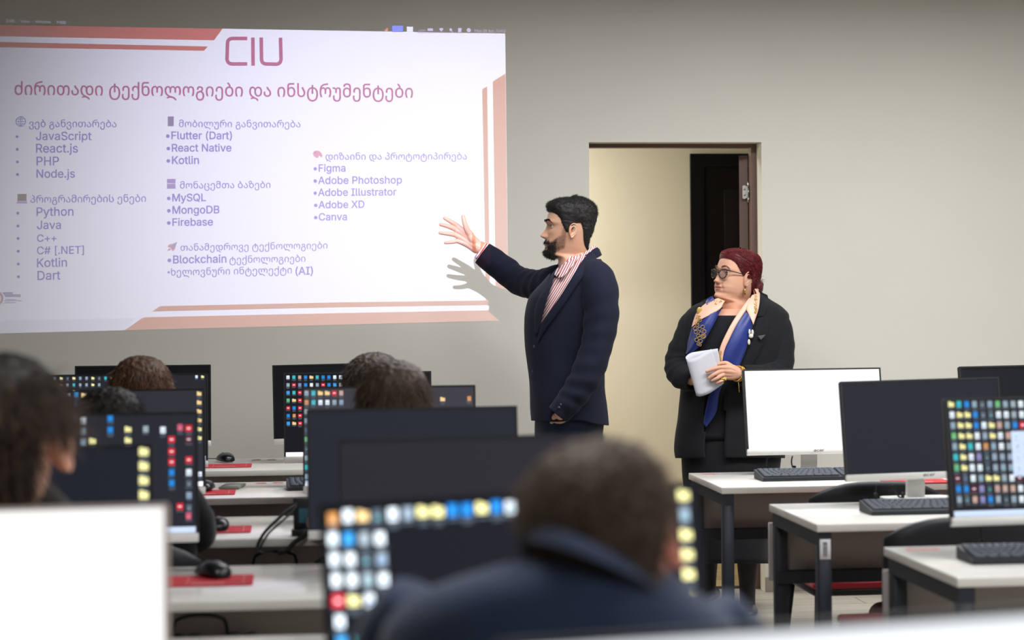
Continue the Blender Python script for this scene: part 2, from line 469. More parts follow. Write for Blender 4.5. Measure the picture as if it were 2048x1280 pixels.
# white field: slide quad (pixels on the photograph give its outline on the wall)
QUAD = [(-95, 48.2), (1010.5, 67.0), (1017, 641), (-95, 669.5)]
mark('white_field', [(QUAD, [(0, 1, 2, 3)])], None, lift=0.0005, film_it=False)
def poly(*p): return (list(p), [tuple(range(len(p)))])
mark('red_bar', [poly((-95, 48.2), (445, 57.4), (428, 80.7), (-95, 70.8))], RED)
mark('red_bar', [poly((-95, 82), (415.7, 93), (407.7, 101.6), (-95, 93))], RED)
mark('salmon_bar', [poly((985.6, 163), (1010.9, 147.3), (1014, 420), (1017, 641), (990, 640.9), (991.5, 560), (988.5, 360)), poly((287, 634.7), (680, 626.3), (991, 620.5), (990.2, 641.6), (249, 660.6))], RED2)
mark('salmon_bar', [poly((964.5, 178.5), (974.3, 172.7), (976.7, 360), (980, 600), (980, 610.2), (972, 601.2), (968, 360)), poly((320, 612.4), (680, 604.8), (972, 601.2), (980, 610.2), (680, 614.7), (304.5, 623))], RED2)
mark('pale_footer_band', [poly((-95, 643.5), (270, 636.5), (249, 660.6), (-95, 669.3))], (0.86, 0.87, 0.90), lift=0.0008)
# CIU logo of rounded strokes
def stroke(pts, w):
    out = []
    for (a, b) in zip(pts[:-1], pts[1:]):
        a = Vector(a); b = Vector(b); n = Vector((-(b - a).y, (b - a).x)).normalized() * w / 2
        out.append(([tuple(a + n), tuple(b + n), tuple(b - n), tuple(a - n)], [(0, 1, 2, 3)]))
    return out
def path_band(pts, w):
    """one continuous mitred band"""
    P = [Vector(p) for p in pts]; L, R = [], []
    for i, p in enumerate(P):
        t = (P[min(i + 1, len(P) - 1)] - P[max(i - 1, 0)]).normalized(); n = Vector((-t.y, t.x)) * w / 2
        L.append(tuple(p + n)); R.append(tuple(p - n))
    n = len(P)
    return (L + R, [(i, i + 1, n + i + 1, n + i) for i in range(n - 1)])
def arc(cx, cy, r, a0, a1, k=6): return [(cx + r * math.cos(math.radians(a0 + (a1 - a0) * i / k)), cy + r * math.sin(math.radians(a0 + (a1 - a0) * i / k))) for i in range(k + 1)]
PINKL = (0.62, 0.08, 0.20)
logo = [path_band([(494.5, 77)] + arc(464, 86, 9, -90, -180) + arc(464, 118, 10, 180, 90) + [(494.5, 128)], 7.2),
        path_band([(505.7, 75), (506.2, 131.5)], 7.2),
        path_band([(522.5, 75)] + arc(532, 119, 9, 180, 90) + arc(552.5, 119, 9.5, 90, 0) + [(561, 75.5)], 7.2)]
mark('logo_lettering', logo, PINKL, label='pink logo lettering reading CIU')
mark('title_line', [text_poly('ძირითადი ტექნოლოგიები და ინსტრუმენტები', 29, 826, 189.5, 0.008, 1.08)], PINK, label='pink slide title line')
LINES = [  # text, x0, x1, baseline, bold, height factor
    ('ვებ განვითარება', 58, 233, 254, .006, 1.0), ('JavaScript', 72, 183, 280, .008, 1.0), ('React.js', 72, 156, 305, .008, 1.0), ('PHP', 73, 118, 330.5, .008, .98), ('Node.js', 73, 150, 355.5, .008, 1.0),
    ('პროგრამირების ენები', 61, 292, 405.5, .006, 1.0), ('Python', 73, 147, 432, .008, 1.0), ('Java', 74, 122, 458.2, .008, 1.0), ('C++', 74, 113, 483.5, .008, .95), ('C# [.NET]', 74, 168, 508.7, .008, 1.0), ('Kotlin', 74, 134, 534.2, .008, 1.0), ('Dart', 75, 121, 560, .008, 1.0),
    ('მობილური განვითარება', 358, 601, 254, .006, 1.0), ('•Flutter (Dart)', 332, 464, 278.3, .014, 1.0), ('•React Native', 333, 463, 303, .014, 1.0), ('•Kotlin', 333, 398, 328, .014, 1.0),
    ('მონაცემთა ბაზები', 360, 541, 377, .006, 1.0), ('•MySQL', 334, 412, 402.8, .014, 1.0), ('•MongoDB', 334, 439, 427.6, .014, 1.0), ('•Firebase', 334, 426, 452, .014, 1.0),
    ('თანამედროვე ტექნოლოგიები', 361, 655, 501.5, .006, 1.0), ('•Blockchain', 335, 453, 527, .014, 1.0), ('ტექნოლოგიები', 459, 611, 526, .006, 1.0), ('•ხელოვნური ინტელექტი', 335, 584, 551.2, .006, 1.0), ('(AI)', 591, 626, 549.5, .014, 1.0),
    ('დიზაინი და პროტოტიპირება', 651, 934, 319.5, .006, 1.0), ('•Figma', 627, 691, 343.3, .012, 1.0), ('•Adobe Photoshop', 627, 804, 368, .012, 1.0), ('•Adobe Illustrator', 627, 793, 392, .012, 1.0), ('•Adobe XD', 628, 729, 416.5, .012, 1.0), ('•Canva', 628, 694, 441, .012, 1.0)]
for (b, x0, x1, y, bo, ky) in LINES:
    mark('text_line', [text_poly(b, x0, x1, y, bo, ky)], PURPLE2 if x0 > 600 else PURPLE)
def disc(cx, cy, r, k=12, ry=None): return ([(cx + r * math.cos(2 * PI * i / k), cy + (ry or r) * math.sin(2 * PI * i / k)) for i in range(k)], [tuple(range(k))])
def rect(x0, y0, x1, y1): return ([(x0, y0), (x1, y0), (x1, y1), (x0, y1)], [(0, 1, 2, 3)])
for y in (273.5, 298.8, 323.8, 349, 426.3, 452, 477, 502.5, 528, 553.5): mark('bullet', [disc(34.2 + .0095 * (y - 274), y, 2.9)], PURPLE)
# little pictures before the headings
def ring(cx, cy, r0, r1, k=20, a0=0, a1=360, e=1.0):
    A = [math.radians(a0 + (a1 - a0) * i / k) for i in range(k + 1)]
    return ([(cx + e * r0 * math.cos(a), cy + r0 * math.sin(a)) for a in A] + [(cx + e * r1 * math.cos(a), cy + r1 * math.sin(a)) for a in A], [(i, i + 1, k + 2 + i, k + 1 + i) for i in range(k)])
mark('globe_icon', [ring(41.5, 243, 8.9, 10.4), ring(41.5, 243, 8.2, 9.6, e=.45), rect(40.9, 233.5, 42.2, 252.5), rect(32, 237.6, 51, 238.7), rect(32, 242.4, 51, 243.6), rect(32, 247.4, 51, 248.5)], (.10, .22, .75), label='blue globe icon')
mark('phone_icon', [rect(335.5, 233, 347.5, 252.5)], (.16, .10, .30), label='dark phone icon')
mark('cabinet_icon', [rect(334, 358, 351, 366.5), rect(334, 367.5, 351, 377.5)], (.30, .16, .52), label='purple cabinet icon')
mark('laptop_icon', [poly((35, 388), (53, 388), (53, 402), (35, 402))], (.10, .07, .10)); mark('laptop_icon', [poly((34, 402.6), (53.5, 402.6), (55, 407), (32.5, 407))], (.42, .28, .66))
mark('rocket_icon', [poly((354.5, 484), (351, 493), (344, 499), (340, 495), (345, 488))], (.25, .25, .45)); mark('rocket_icon', [poly((345, 488), (340, 495), (335, 494), (338, 489)), poly((344, 499), (351, 493), (350, 499), (345, 503)), poly((339, 496), (343, 500), (334, 502))], (.75, .20, .25))
mark('palette_icon', [([(625.5, 307), (628, 302.5), (634, 301), (640, 303), (644.5, 309), (645, 313), (642, 315), (639, 311.5), (636.5, 313), (637, 316), (632, 315.5), (627.5, 312)], [tuple(range(12))])], (.75, .22, .38), label='red palette icon')
mark('palette_icon', [disc(630.5, 305.5, 2.2, 8), ], (.45, .35, .9), lift=.0014)
# institution emblem cut by the left edge of the picture
mark('emblem', [ring(-9, 597, 11.5, 15.5, 28), ring(-9, 597, 5.5, 7, 20)], (.45, .12, .22), label='round emblem at the left bottom of the slide')
mark('emblem_caption', [rect(6, 584.5, 25.5, 588), rect(8.5, 588.8, 41, 591.4), rect(10.5, 592, 41.5, 594)], (.22, .10, .48))
mark('emblem_caption', [rect(12, 598, 33, 599.6), rect(8.5, 600.8, 43, 602.4), rect(8.5, 604.8, 31, 606.4)], (.34, .24, .62))
# menu bar above the white field: black film with clear lettering
hole_loops = [*text_loops('Edit', 12, 28, 44.6, .01), *text_loops('View', 40, 58.5, 45.4, .01), *text_loops('Window', 71.5, 101.5, 46.1, .01), *text_loops('Help', 114, 132, 46.9, .01),
         rect(784.2, 51.4, 806, 64.2)[0], rect(813.6, 53.5, 826, 63.6)[0], *text_loops('100%', 836, 851.5, 63.3, .0), rect(855, 56.8, 866, 61.8)[0], *text_loops('Mon 28 Apr', 949.5, 988, 64.3, .0, 1.15), *text_loops('14:02', 992.5, 1011, 64.6, .0, 1.15),
         [(877.5, 57.5), (882.5, 55.6), (887.5, 57.5), (882.5, 63.5)], disc(937.5, 60.3, 4.3, 14)[0], rect(916, 56.2, 923, 64.5)[0], disc(901.5, 59.5, 3.0, 10)[0], [(903.5, 61.5), (906.5, 64.2), (905.6, 65), (902.8, 62.3)], [(768, 61), (776, 54.5), (775.5, 62.5), (771, 63.2)]]
MENU = [text_poly('Edit', 12, 28, 44.6, .01), text_poly('View', 40, 58.5, 45.4, .01), text_poly('Window', 71.5, 101.5, 46.1, .01), text_poly('Help', 114, 132, 46.9, .01), text_poly('100%', 836, 851.5, 63.3), text_poly('Mon 28 Apr', 949.5, 988, 64.3, .0, 1.15), text_poly('14:02', 992.5, 1011, 64.6, .0, 1.15)] + [(L, [tuple(range(len(L)))]) for L in hole_loops if len(L) < 16 and (max(p[0] for p in L) - min(p[0] for p in L)) > 5 and min(p[0] for p in L) > 700 and max(p[0] for p in L) < 945]
for h in MENU: mark('menu_bar_item', [h], None, film_it=False)
mark('menu_bar_item', [([(791, 55), (797.5, 55), (797.5, 56.2), (792.2, 56.2), (792.2, 60), (791, 60)], [(0, 1, 2, 3, 4, 5)]), rect(793.6, 57.2, 800, 61.6)], None, lift=.0014, film_it=False)
# film: clear lettering in an opaque bar
BAR = [(-130, 22), (1045, 42), (1045, 67.6), (-130, 47.6)]
V, P = fill(hole_loops, BAR)
film_add([([s_pt(*v) for v in V], P)], None, mask=True)
film_add([([s_pt(*v) for v in rect(784.2, 51.4, 806, 64.2)[0]], [(0, 1, 2, 3)])], (.12, .2, .95))
film_add([([s_pt(*v) for v in [(768, 61), (776, 54.5), (775.5, 62.5), (771, 63.2)]], [(0, 1, 2, 3)])], (.8, .2, .12))
film_add([([s_pt(*v) for v in rect(834, 50, 1013, 66.3)[0]], [(0, 1, 2, 3)])], (.62, .52, .72))
film_add([([s_pt(*v) for v in rect(-10, 30, 140, 47.5)[0]], [(0, 1, 2, 3)])], (.85, .82, .9))
# opaque surround
def quadmask(a, b, c, d): film_add([([s_pt(*a), s_pt(*b), s_pt(*c), s_pt(*d)], [(0, 1, 2, 3)])], None, mask=True)
big = 1700
quadmask((-big, -big), (3600, -big), (1045, 42), (-130, 22))
quadmask((-big, -big), (-130, 22), (-95, 669.5), (-big, 1650)); quadmask((-130, 22), (-95, 48.2), (-95, 669.5), (-95, 669.5))
quadmask((3600, -big), (3600, 1650), (1017, 641), (1045, 42)); quadmask((1045, 42), (1017, 641), (1010.5, 67.0), (1010.5, 66.9))
quadmask((-big, 1650), (-95, 669.5), (1017, 641), (3600, 1650))
# projector on its ceiling pole, above the picture
projector = thing('ceiling_projector', 'black ceiling projector on a pole, throwing the slide', 'projector', PROJ)
M_pbody = mat('projector_plastic', (30, 30, 32), 0.6)
M_mask = mat('mask_black', (3, 3, 3), 0.9, spec=0)
fm = [M_mask if k == ('mask',) else film('film_%d' % i, k) for i, k in enumerate(FILM_M)]
FILM.v = [tuple(Vector(v) - PROJ) for v in FILM.v]
FILM.build('slide_film', fm, projector, fix=False)
pb = MB(); a = 0.30
y0, y1 = -.10, FILM_D + .004
pb.box((-a, y0, -.16), (-a + .01, y1, .16)); pb.box((a - .01, y0, -.16), (a, y1, .16)); pb.box((-a, y0, -.16), (a, y0 + .01, .16))
pb.box((-a, y0, .15), (a, y1, .16)); pb.box((-a, y0, -.16), (a, y1, -.15))
pb.build('housing', M_pbody, projector)
fr = MB(); fy = FILM_D + .006
mk = [at_y(x, y, WALL_Y) for x, y in [(-150, 0), (1065, 0), (1065, 700), (-150, 700)]]
mk = [((PROJ + (p - PROJ) * FSC) - PROJ) for p in mk]; mk = [(p.x, p.z) for p in mk]
oc = [(-a, .16), (a, .16), (a, -.16), (-a, -.16)]
for i in range(4):
    j = (i + 1) % 4
    fr.add([(oc[i][0], fy, oc[i][1]), (oc[j][0], fy, oc[j][1]), (mk[j][0], fy, mk[j][1]), (mk[i][0], fy, mk[i][1])], [(0, 1, 2, 3)])
fr.build('front_plate', M_pbody, projector)
MB().tube([(0, 0, .16), (0, 0, CEIL_Z - PROJ.z)], 0.02, 12).build('ceiling_pole', M_white, projector)
# ================================================================== desks
M_edge = mat('desk_edge', (206, 202, 194), 0.45)
M_panelw = mat('modesty_panel_grey', (178, 170, 167), 0.55)
M_red = mat('red_rubber', (198, 38, 52), 0.7, bump=0.05, bscale=500)
M_redprint = mat('faded_red_print', (190, 70, 70), 0.6)
M_blackp = mat('black_plastic', (22, 23, 27), 0.42, bump=0.03, bscale=300)
M_dark = mat('dark_plastic', (34, 36, 42), 0.5)
M_whitep = mat('white_plastic', (226, 224, 220), 0.38)
M_cable = mat('cable_black', (20, 20, 24), 0.5)
def make_desk(name, w=1.74, d=0.60, mb_right=True):
    """two-seat desk: origin at its back left corner on the floor; x to the right, -y towards the user"""
    t = empty(name)
    MB().box((0, -d, DESK_Z - .024), (w, 0, DESK_Z), bev=.0025, seg=2).build('desk_top', M_white, t)
    th = .022 + .002
    for (x, y) in ((.006, -.062), (.006, -d + .006), (w - .046, -.062), (w - .046, -d + .006)):
        MB().box((x, y, 0), (x + .040, y + .040, DESK_Z - th - .04), bev=.003, seg=1).build('leg', M_black_metal, t)
    r = MB(); z0, z1 = DESK_Z - th - .042, DESK_Z - th - .001
    r.box((.006, -d + .006, z0), (.046, -.022, z1)); r.box((w - .046, -d + .006, z0), (w - .006, -.022, z1))
    r.box((.046, -.062, z0), (w - .046, -.024, z1))
    r.build('frame_rail', M_black_metal, t)
    MB().box((-.004, -.018, .488), (w + .004, 0, DESK_Z - .06), bev=.002, seg=1).build('modesty_panel', M_panelw, t)
    tr = MB(); tr.box((.01, -.075, .486), (w - .01, -.020, .524)); tr.build('cable_tray', M_black_metal, t)
    return t
DESKS = {}
def put_desk(key, loc, label, group, proto=None, **k):
    o = make_desk('desk', **k) if proto is None else copy_tree(proto)
    o.location = loc; tag(o, label, 'desk', group); DESKS[key] = o; return o
GD = 'white two-seat computer desks'
ya = at_z(1377, 946, DESK_Z); yb = at_z(1538, 1008, DESK_Z); yc = at_z(1767, 1094, DESK_Z)
DA = put_desk('A', (ya.x, ya.y, 0), 'white desk nearest the doorway, under the bright white screen', GD)
# red lettering stickers left on desk tops, barcode label, cables: parts of the desks they are stuck to
put_desk('B', (yb.x, yb.y, 0), 'white desk with a barcode sticker on its black front leg', GD, DA)
put_desk('C', (yc.x, yc.y, 0), 'white desk at the right under the icon-filled screen', GD, DA)
LX0, LW_ = -1.02, 1.80
rowY = [at_z(505, 917, DESK_Z).y, at_z(500, 964, DESK_Z).y, at_z(490, 1033, DESK_Z).y, at_z(480, 1131, DESK_Z).y]
rowY += [rowY[3] - 1.09, rowY[3] - 2.12, rowY[3] - 3.40]
LLAB = ['white desk nearest the projection wall, carrying the two switched-off monitors', 'white desk with a flat phone lying beside the mouse', 'white desk with a black lanyard strap hanging off its front edge', 'glossy white desk in front with a red mouse mat and reflections of a screen',
        'white desk under the dark blank monitor, hidden behind nearer monitors', 'white desk under the blurred bright white screen at the left', 'white desk nearest the viewer, below the picture']
DL = put_desk('L0', (LX0, rowY[0], 0), LLAB[0], GD, None, w=LW_)
for i in range(1, 7): put_desk('L%d' % i, (LX0, rowY[i], 0), LLAB[i], GD, DL)
def sticker(desk, polys, z=DESK_Z + .0006, name='red_print', m=None):
    mb = MB()
    for p in polys: mb.prism(p, z - .0004, z)
    mb.build(name, m or M_redprint, desk)
def loc_xy(desk, px, py):
    p = at_z(px, py, DESK_Z); return (p.x - desk.location.x, p.y - desk.location.y)
c = loc_xy(DESKS['A'], 1423, 948); sticker(DESKS['A'], [[(c[0] - .035, c[1] - .012), (c[0] + .01, c[1] - .012), (c[0] + .01, c[1] + .004), (c[0] - .035, c[1] + .012)], [(c[0] - .0, c[1] - .03), (c[0] + .012, c[1] - .03), (c[0] + .012, c[1] - .012), (c[0], c[1] - .012)]])
c = loc_xy(DESKS['C'], 1840, 1099)
def ringpoly(cx, cy, r0, r1, a0, a1, k=14):
    A = [math.radians(a0 + (a1 - a0) * i / k) for i in range(k + 1)]
    return [(cx + r1 * math.cos(a), cy + r1 * math.sin(a)) for a in A] + [(cx + r0 * math.cos(a), cy + r0 * math.sin(a)) for a in reversed(A)]
sticker(DESKS['C'], [ringpoly(c[0] - .012, c[1], .020, .026, 40, 320), ringpoly(c[0] + .028, c[1], .018, .024, -150, 150)])
for key, (px, py) in (('L0', (513, 919)), ('L0', (543, 919)), ('L1', (523, 966)), ('L1', (556, 965))):
    c = loc_xy(DESKS[key], px, py); sticker(DESKS[key], [ringpoly(c[0], c[1] - .01, .008, .018, 0, 250, 8), [(c[0] - .02, c[1] - .03), (c[0] + .02, c[1] - .028), (c[0] + .02, c[1] - .022), (c[0] - .02, c[1] - .024)]])
# barcode sticker on the front leg of desk B
bx, by = .006 + .020, -.60 + .0055
bs = MB(); bs.box((bx - .0165, by - .0012, .632), (bx + .0165, by, .692), 0, bev=.0005, seg=1)
rb = random.Random(4); zz = .640
while zz < .684:
    h_ = rb.choice((.0012, .002, .003)); bs.box((bx - .007, by - .0016, zz), (bx + .006, by - .0011, zz + h_), 1); zz += h_ + rb.choice((.0012, .002))
bso = bs.build('barcode_sticker', [mat('paper_white', (226, 226, 228), 0.7), M_blackp], DESKS['B'], label='white barcode sticker')
bso.rotation_euler = (0, 0, 0)
# cable clips (wire loops) and coiled cables under the two middle desks
for key, px, py in (('L2', 550, 1103), ('L3', 400, 1230)):
    dk = DESKS[key]; yy = dk.location.y - .085
    p = at_y(px, py, yy); lx, lz = p.x - dk.location.x, p.z
    a = .066
    MB().tube([(lx - a - .004, -.085, lz - .14), (lx - a, -.085, lz - .03), (lx - a + .02, -.085, lz - .006), (lx, -.085, lz), (lx + a - .02, -.085, lz - .006), (lx + a, -.085, lz - .03), (lx + a + .004, -.085, lz - .14)], .0045, 8, sub=5).build('cable_loop', M_cable, dk)
    if key == 'L3':
        cb = MB()
        for dx in (-.052, -.01, .085, .128): cb.ball((lx + dx, -.10, lz - .078), .032, n=10, sc=(1, .8, 1.1))
        cb.build('coiled_cables', M_cable, dk)

# ================================================================== monitors
PW, PH = 0.540, 0.328
ECOL = {'K': (12, 13, 18), 'Y': (250, 244, 170), 'W': (232, 242, 250), 'B': (30, 130, 215), 'b': (60, 160, 230), 'R': (225, 40, 55), 'P': (220, 90, 120), 'G': (160, 175, 185), 'g': (110, 190, 120), 'T': (60, 190, 200),
        'O': (250, 215, 150), 'o': (215, 150, 80), 'd': (90, 100, 112), 'L': (150, 168, 185), 'S': (205, 222, 248), 'X': (255, 255, 255), 'V': (150, 140, 190), 'N': (208, 168, 150), 'm': (105, 30, 50), 't': (70, 90, 100)}
ESTR = {'X': 1.15, 'W': 1.0, 'S': 1.0}
def icon_mat(k, boost=1.0): return emission('pixel_%s_%d' % (k, boost * 10), ECOL[k], ESTR.get(k, .9) * boost)
def screen_bg(rgb): return emission('screen_%d_%d_%d' % rgb, rgb, 1.0)
M_acer = mat('logo_grey', (96, 92, 92), 0.4, metal=.4)
def make_monitor(label, group, xl, yl, xr, yr, depth, bg, icons=(), name='monitor', tilt=6.0, ledge=None, bezel=None, logo=True, white_strip=None, yaw=0.0, off=False, icon=(0.014, 0.014), boost=1.0):
    """xl, yl, xr, yr: the panel's upper corners on the photograph; depth along the lens axis"""
    s = F / depth
    pl, pr = at(xl, yl, depth), at(xr, yr, depth)
    if xr - xl < 1: pr = pl + Vector((PW, 0, 0))
    v = (pr - pl); roll = math.atan2(v.z, math.hypot(v.x, v.y)) if ledge is None else ledge
    top = pl + (pr - pl) * .5
    if abs(v.length - PW) > .03: top = pl + v.normalized() * (PW / 2)
    ti = math.radians(tilt)
    root = thing(name, label, 'monitor', (0, 0, 0), yaw, group)
    root.location = (top.x, top.y, DESK_Z)
    hgt = top.z - DESK_Z
    # frame of the panel: origin at the top middle of its front; x right, z up, -y towards the user
    M = Matrix.Translation((0, 0, hgt)) @ Matrix.Rotation(-roll, 4, 'Y') @ Matrix.Rotation(-ti, 4, 'X')
    bz = bezel or M_blackp
    hb = MB(); t_ = .011
    hb.box((-PW / 2, .0045, -PH), (PW / 2, .028, 0), 0, M, bev=.004)
    hb.box((-PW / 2 + .06, .026, -PH + .05), (PW / 2 - .06, .046, -.07), 0, M, bev=.012)
    hb.build('back_shell', bz, root)
    be = MB(); w_ = .006
    be.box((-PW / 2, 0, -PH + .022), (-PW / 2 + w_, .004, 0), 0, M); be.box((PW / 2 - w_, 0, -PH + .022), (PW / 2, .004, 0), 0, M); be.box((-PW / 2 + w_, 0, -w_), (PW / 2 - w_, .004, 0), 0, M)
    be.build('bezel', bz, root)
    chin = MB().box((-PW / 2, -.001, -PH - .001), (PW / 2, .020, -PH + .022), 0, M, bev=.002, seg=1).build('chin', M_whitep, root, label='white strip under the screen')
    if logo:
        V, P = text_mesh('acer', .01); a = max(q[0] for q in V); k = .040 / a
        lg = MB(); lg.add([(q[0] * k - .014 + .18 * q[1] * k, -.0016, -PH + .0075 + q[1] * k * .75) for q in V], P, 0, False, M); lg.build('logo', M_acer, chin)
    sc = MB(); used = ['_bg']
    x0, x1, z0, z1 = -PW / 2 + w_, PW / 2 - w_, -PH + .022, -w_
    def quad(xa, za, xb, zb, key, lift):
        xa, xb = max(xa, x0), min(xb, x1); za, zb = max(za, z0), min(zb, z1)
        if xb - xa < 1e-4 or zb - za < 1e-4: return
        if key not in used: used.append(key)
        y = .0022 - lift
        sc.add([(xa, y, za), (xb, y, za), (xb, y, zb), (xa, y, zb)], [(0, 1, 2, 3)], used.index(key), False, M)
    quad(x0, z0, x1, z1, '_bg', 0)
    iw, ih = icon
    rg = random.Random(hash(label) % 9999 if False else len(label) * 7 + int(xl))
    for ic in icons:
        px, py, key = ic[:3]; w2 = ic[3] if len(ic) > 3 else iw; h2 = ic[4] if len(ic) > 4 else ih
        lx = (px - xl) / s - PW / 2; lz = -((py - (yl - math.tan(ROLL) * 0 - (yl - yr) * (px - xl) / max(1, xr - xl))) / s)
        if len(ic) > 5:                                        # plain rectangle: extents in px
            quad(lx, lz - h2 / s, lx + w2 / s, lz, key, .0003); continue
        q = w2 / 2
        if key in 'YO':                                        # folder: tab and body
            quad(lx - q, lz - h2 * .42, lx + q, lz + h2 * .30, key, .0003); quad(lx - q, lz + h2 * .30, lx, lz + h2 * .45, key, .0003)
        elif key in 'Rm':
            quad(lx - q, lz - h2 / 2, lx + q, lz + h2 / 2, key, .0003); quad(lx - q * .5, lz - h2 * .1, lx + q * .5, lz + h2 * .1, 'W', .0006)
        elif key == 'B' or key == 'b':
            quad(lx - q * .85, lz - h2 / 2, lx + q * .85, lz + h2 / 2, key, .0003); quad(lx - q * .3, lz - h2 * .1, lx + q * .3, lz + h2 * .12, 'b', .0006)
        else:
            quad(lx - q * .8, lz - h2 / 2, lx + q * .8, lz + h2 / 2, key, .0003); quad(lx - q * .3, lz - h2 * .25, lx + q * .35, lz - h2 * .05, rg.choice('GLTB'), .0006)
        quad(lx - q * rg.uniform(.7, 1.25), lz - h2 * .82, lx + q * rg.uniform(.7, 1.25), lz - h2 * .66, 'd', .0003)
        if rg.random() < .5: quad(lx - q * .8, lz - h2 * 1.08, lx + q * .8, lz - h2 * .94, 'd', .0003)
    if white_strip: quad(x0 + .001, z0 + .001, x1 - .001, z0 + .016, white_strip, .0003)
    bg = tuple(int(c * .74) for c in bg) if max(bg) < 120 else bg
    bgm = mat('screen_off', (18, 20, 26), 0.42, spec=.25) if off else screen_bg(bg)
    sc.build('screen', [bgm] + [icon_mat(k, boost) for k in used[1:]], root, fix=False)
    # stand
    nk = MB(); bz_ = hgt - PH * math.cos(ti)
    yb_ = .05 + math.sin(ti) * PH * .0
    R = []
    for (z, yy, hw, hd_) in ((.006, .060, .03, .010), (bz_ * .6, .058, .030, .010), (bz_ + .06, .056, .028, .010), (bz_ + .14, .050, .028, .010)):
        R.append([(-hw, yy - hd_, z), (hw, yy - hd_, z), (hw, yy + hd_, z), (-hw, yy + hd_, z)])
    nk.rings(R, 0, False); nk.build('stand_neck', M_whitep, root)
    pl_ = [(.12 * math.copysign(abs(math.cos(a)) ** .5, math.cos(a)), .045 + .050 * math.copysign(abs(math.sin(a)) ** .5, math.sin(a))) for a in [2 * PI * i / 32 for i in range(32)]]
    MB().prism(pl_, 0.0005, .007).build('stand_base', M_whitep, root)
    return root
def col_icons(x, y0, dy, keys): return [(x, y0 + i * dy, k) for i, k in enumerate(keys) if k != ' ']
def grid_icons(x0, y0, dx, dy, rows, sx=0): return [(x0 + j * dx + sx * i, y0 + i * dy, k) for i, r in enumerate(rows) for j, k in enumerate(r) if k != ' ']
MON = {}
GM = 'computer monitors on the desks'
make_monitor('switched-off black monitor nearest the projection wall, beneath the slide at its left', GM, 152, 731.5, 420, 729.5, 8.02, (0, 0, 0), off=True, tilt=4)
make_monitor('switched-off black monitor behind the one crowded with colourful icons, near the wall', GM, 545.5, 730, 804, 724.5, 8.30, (0, 0, 0), off=True, tilt=2)
make_monitor('monitor with two rows of tiny icons behind a brown-haired head', GM, 104, 749, 414, 746.5, 6.96, (46, 47, 56), white_strip='S', icon=(.010, .010),
             icons=grid_icons(112, 756, 12.4, 13.2, ['GYtYLGYdTY', 'LYGTLGYL', '   W    L']) + [(391, 754, 'W'), (403, 754, 'Y'), (343, 768, 'L')])
make_monitor('monitor crowded with colourful icons on its left half, second from the wall', GM, 567.5, 745, 863, 742.5, 7.29, (13, 15, 22), white_strip='X', icon=(.0135, .0125),
             icons=grid_icons(576.5, 754, 11.6, 15.3, ['WTNBOTBBWWG', 'GRVBWLRBbWL', 'bTRBOWRTWYG', 'gORBbWWLGYT', 'RBRTYBWGWLb', 'BoRWBYTTOWG', 'bORLWBTYGWW']))
make_monitor('dark grey monitor with a column of yellow folders down its right edge', GM, 61, 781, 408, 777.5, 6.21, (58, 59, 70), white_strip='X', icon=(.014, .015),
             icons=col_icons(396, 788, 17.8, 'OOOOYY') + [(397, 949, 'W')] + [(125, 790, 'Y'), (139, 790, 'W'), (153.5, 789, 'b'), (168, 790, 'O'), (181.5, 788, 'B'), (139, 808, 'Y'), (153.5, 807, 'B'), (139, 825, 'L'), (151, 825, 'Y'), (125, 808, 'G'), (111, 790, 'T'), (111, 808, 'Y')])
make_monitor('grey monitor with two rows of icons beside a round brown head', GM, 605.5, 773.5, 951.5, 770.5, 6.22, (76, 75, 86), white_strip='S', icon=(.015, .015),
             icons=grid_icons(613.5, 785.5, 13.8, 18.5, ['GTOORN', 'oTWWGL']) + [(885, 799, 'O'), (938.5, 798, 'o')] + col_icons(612.5, 822, 18.4, 'GLdgdGTLWNTGL'))
make_monitor('dark blue-grey monitor with scattered red, blue and yellow icons', GM, -33, 829, 392, 824.5, 5.03, (44, 46, 58), white_strip='S', icon=(.0165, .0165), logo=True,
             icons=[(151, 839, 'W'), (168, 841, 'W'), (168, 862, 'L'), (168, 884, 'L'), (186, 882, 'Y'), (221, 837, 'B'), (221, 860, 'B'), (256, 859, 'Y'), (256, 881, 'Y'), (291, 859, 'G'), (325, 861, 'W'), (359, 856, 'P'), (376, 858, 'R'), (342, 880, 'R'), (376, 880, 'm'), (342, 904, 'R'), (342, 925, 'R'), (376, 921, 'R'), (342, 946, 'B'), (376, 946, 'W'), (342, 967, 'B'), (376, 968, 'd'), (376, 992, 'L'), (358, 1014, 'R'), (376, 1016, 'd'), (375, 1033, 'P')])
make_monitor('blank dark bluish monitor in the centre column, right behind the violet-black one', GM, 614.5, 818, 1035, 812.5, 5.10, (36, 41, 55))
make_monitor('dark navy monitor with four yellow folders above the bright white screen', GM, -231, 897, 302, 891, 4.03, (28, 33, 46), icons=col_icons(284, 905, 29, 'YYYY'), icon=(.0185, .020), boost=1.3)
make_monitor('blank violet-black monitor directly behind the seated man in the navy jacket', GM, 677, 878, 1211, 867.5, 4.02, (46, 43, 53))
make_monitor('blurred bright white screen at the lower left', GM, -440, 1022, 330, 1010, 2.79, (253, 253, 251), bezel=mat('pale_bezel', (214, 196, 188), .4), logo=False)
IC6 = [(666, 1034, 'o'), (696, 1028, 'W'), (725, 1028, 'O'), (754, 1028, 'd'), (785, 1026, 'W'), (815, 1024, 'L'), (845, 1021, 'Y'), (875, 1021, 'Y'), (904, 1019, 'B'), (933, 1018, 'B'), (963, 1015, 'Y'), (992, 1013, 'B'), (1020, 1014, 'W'), (1050, 1010, 'O')]
IC6 += grid_icons(664, 1073, 31, 40.5, ['WbGW', 'WWdL', 'WWGW', 'RYWP', 'W WV', 'bTgB', 'WBYW', 'LWbG'], 1.4)
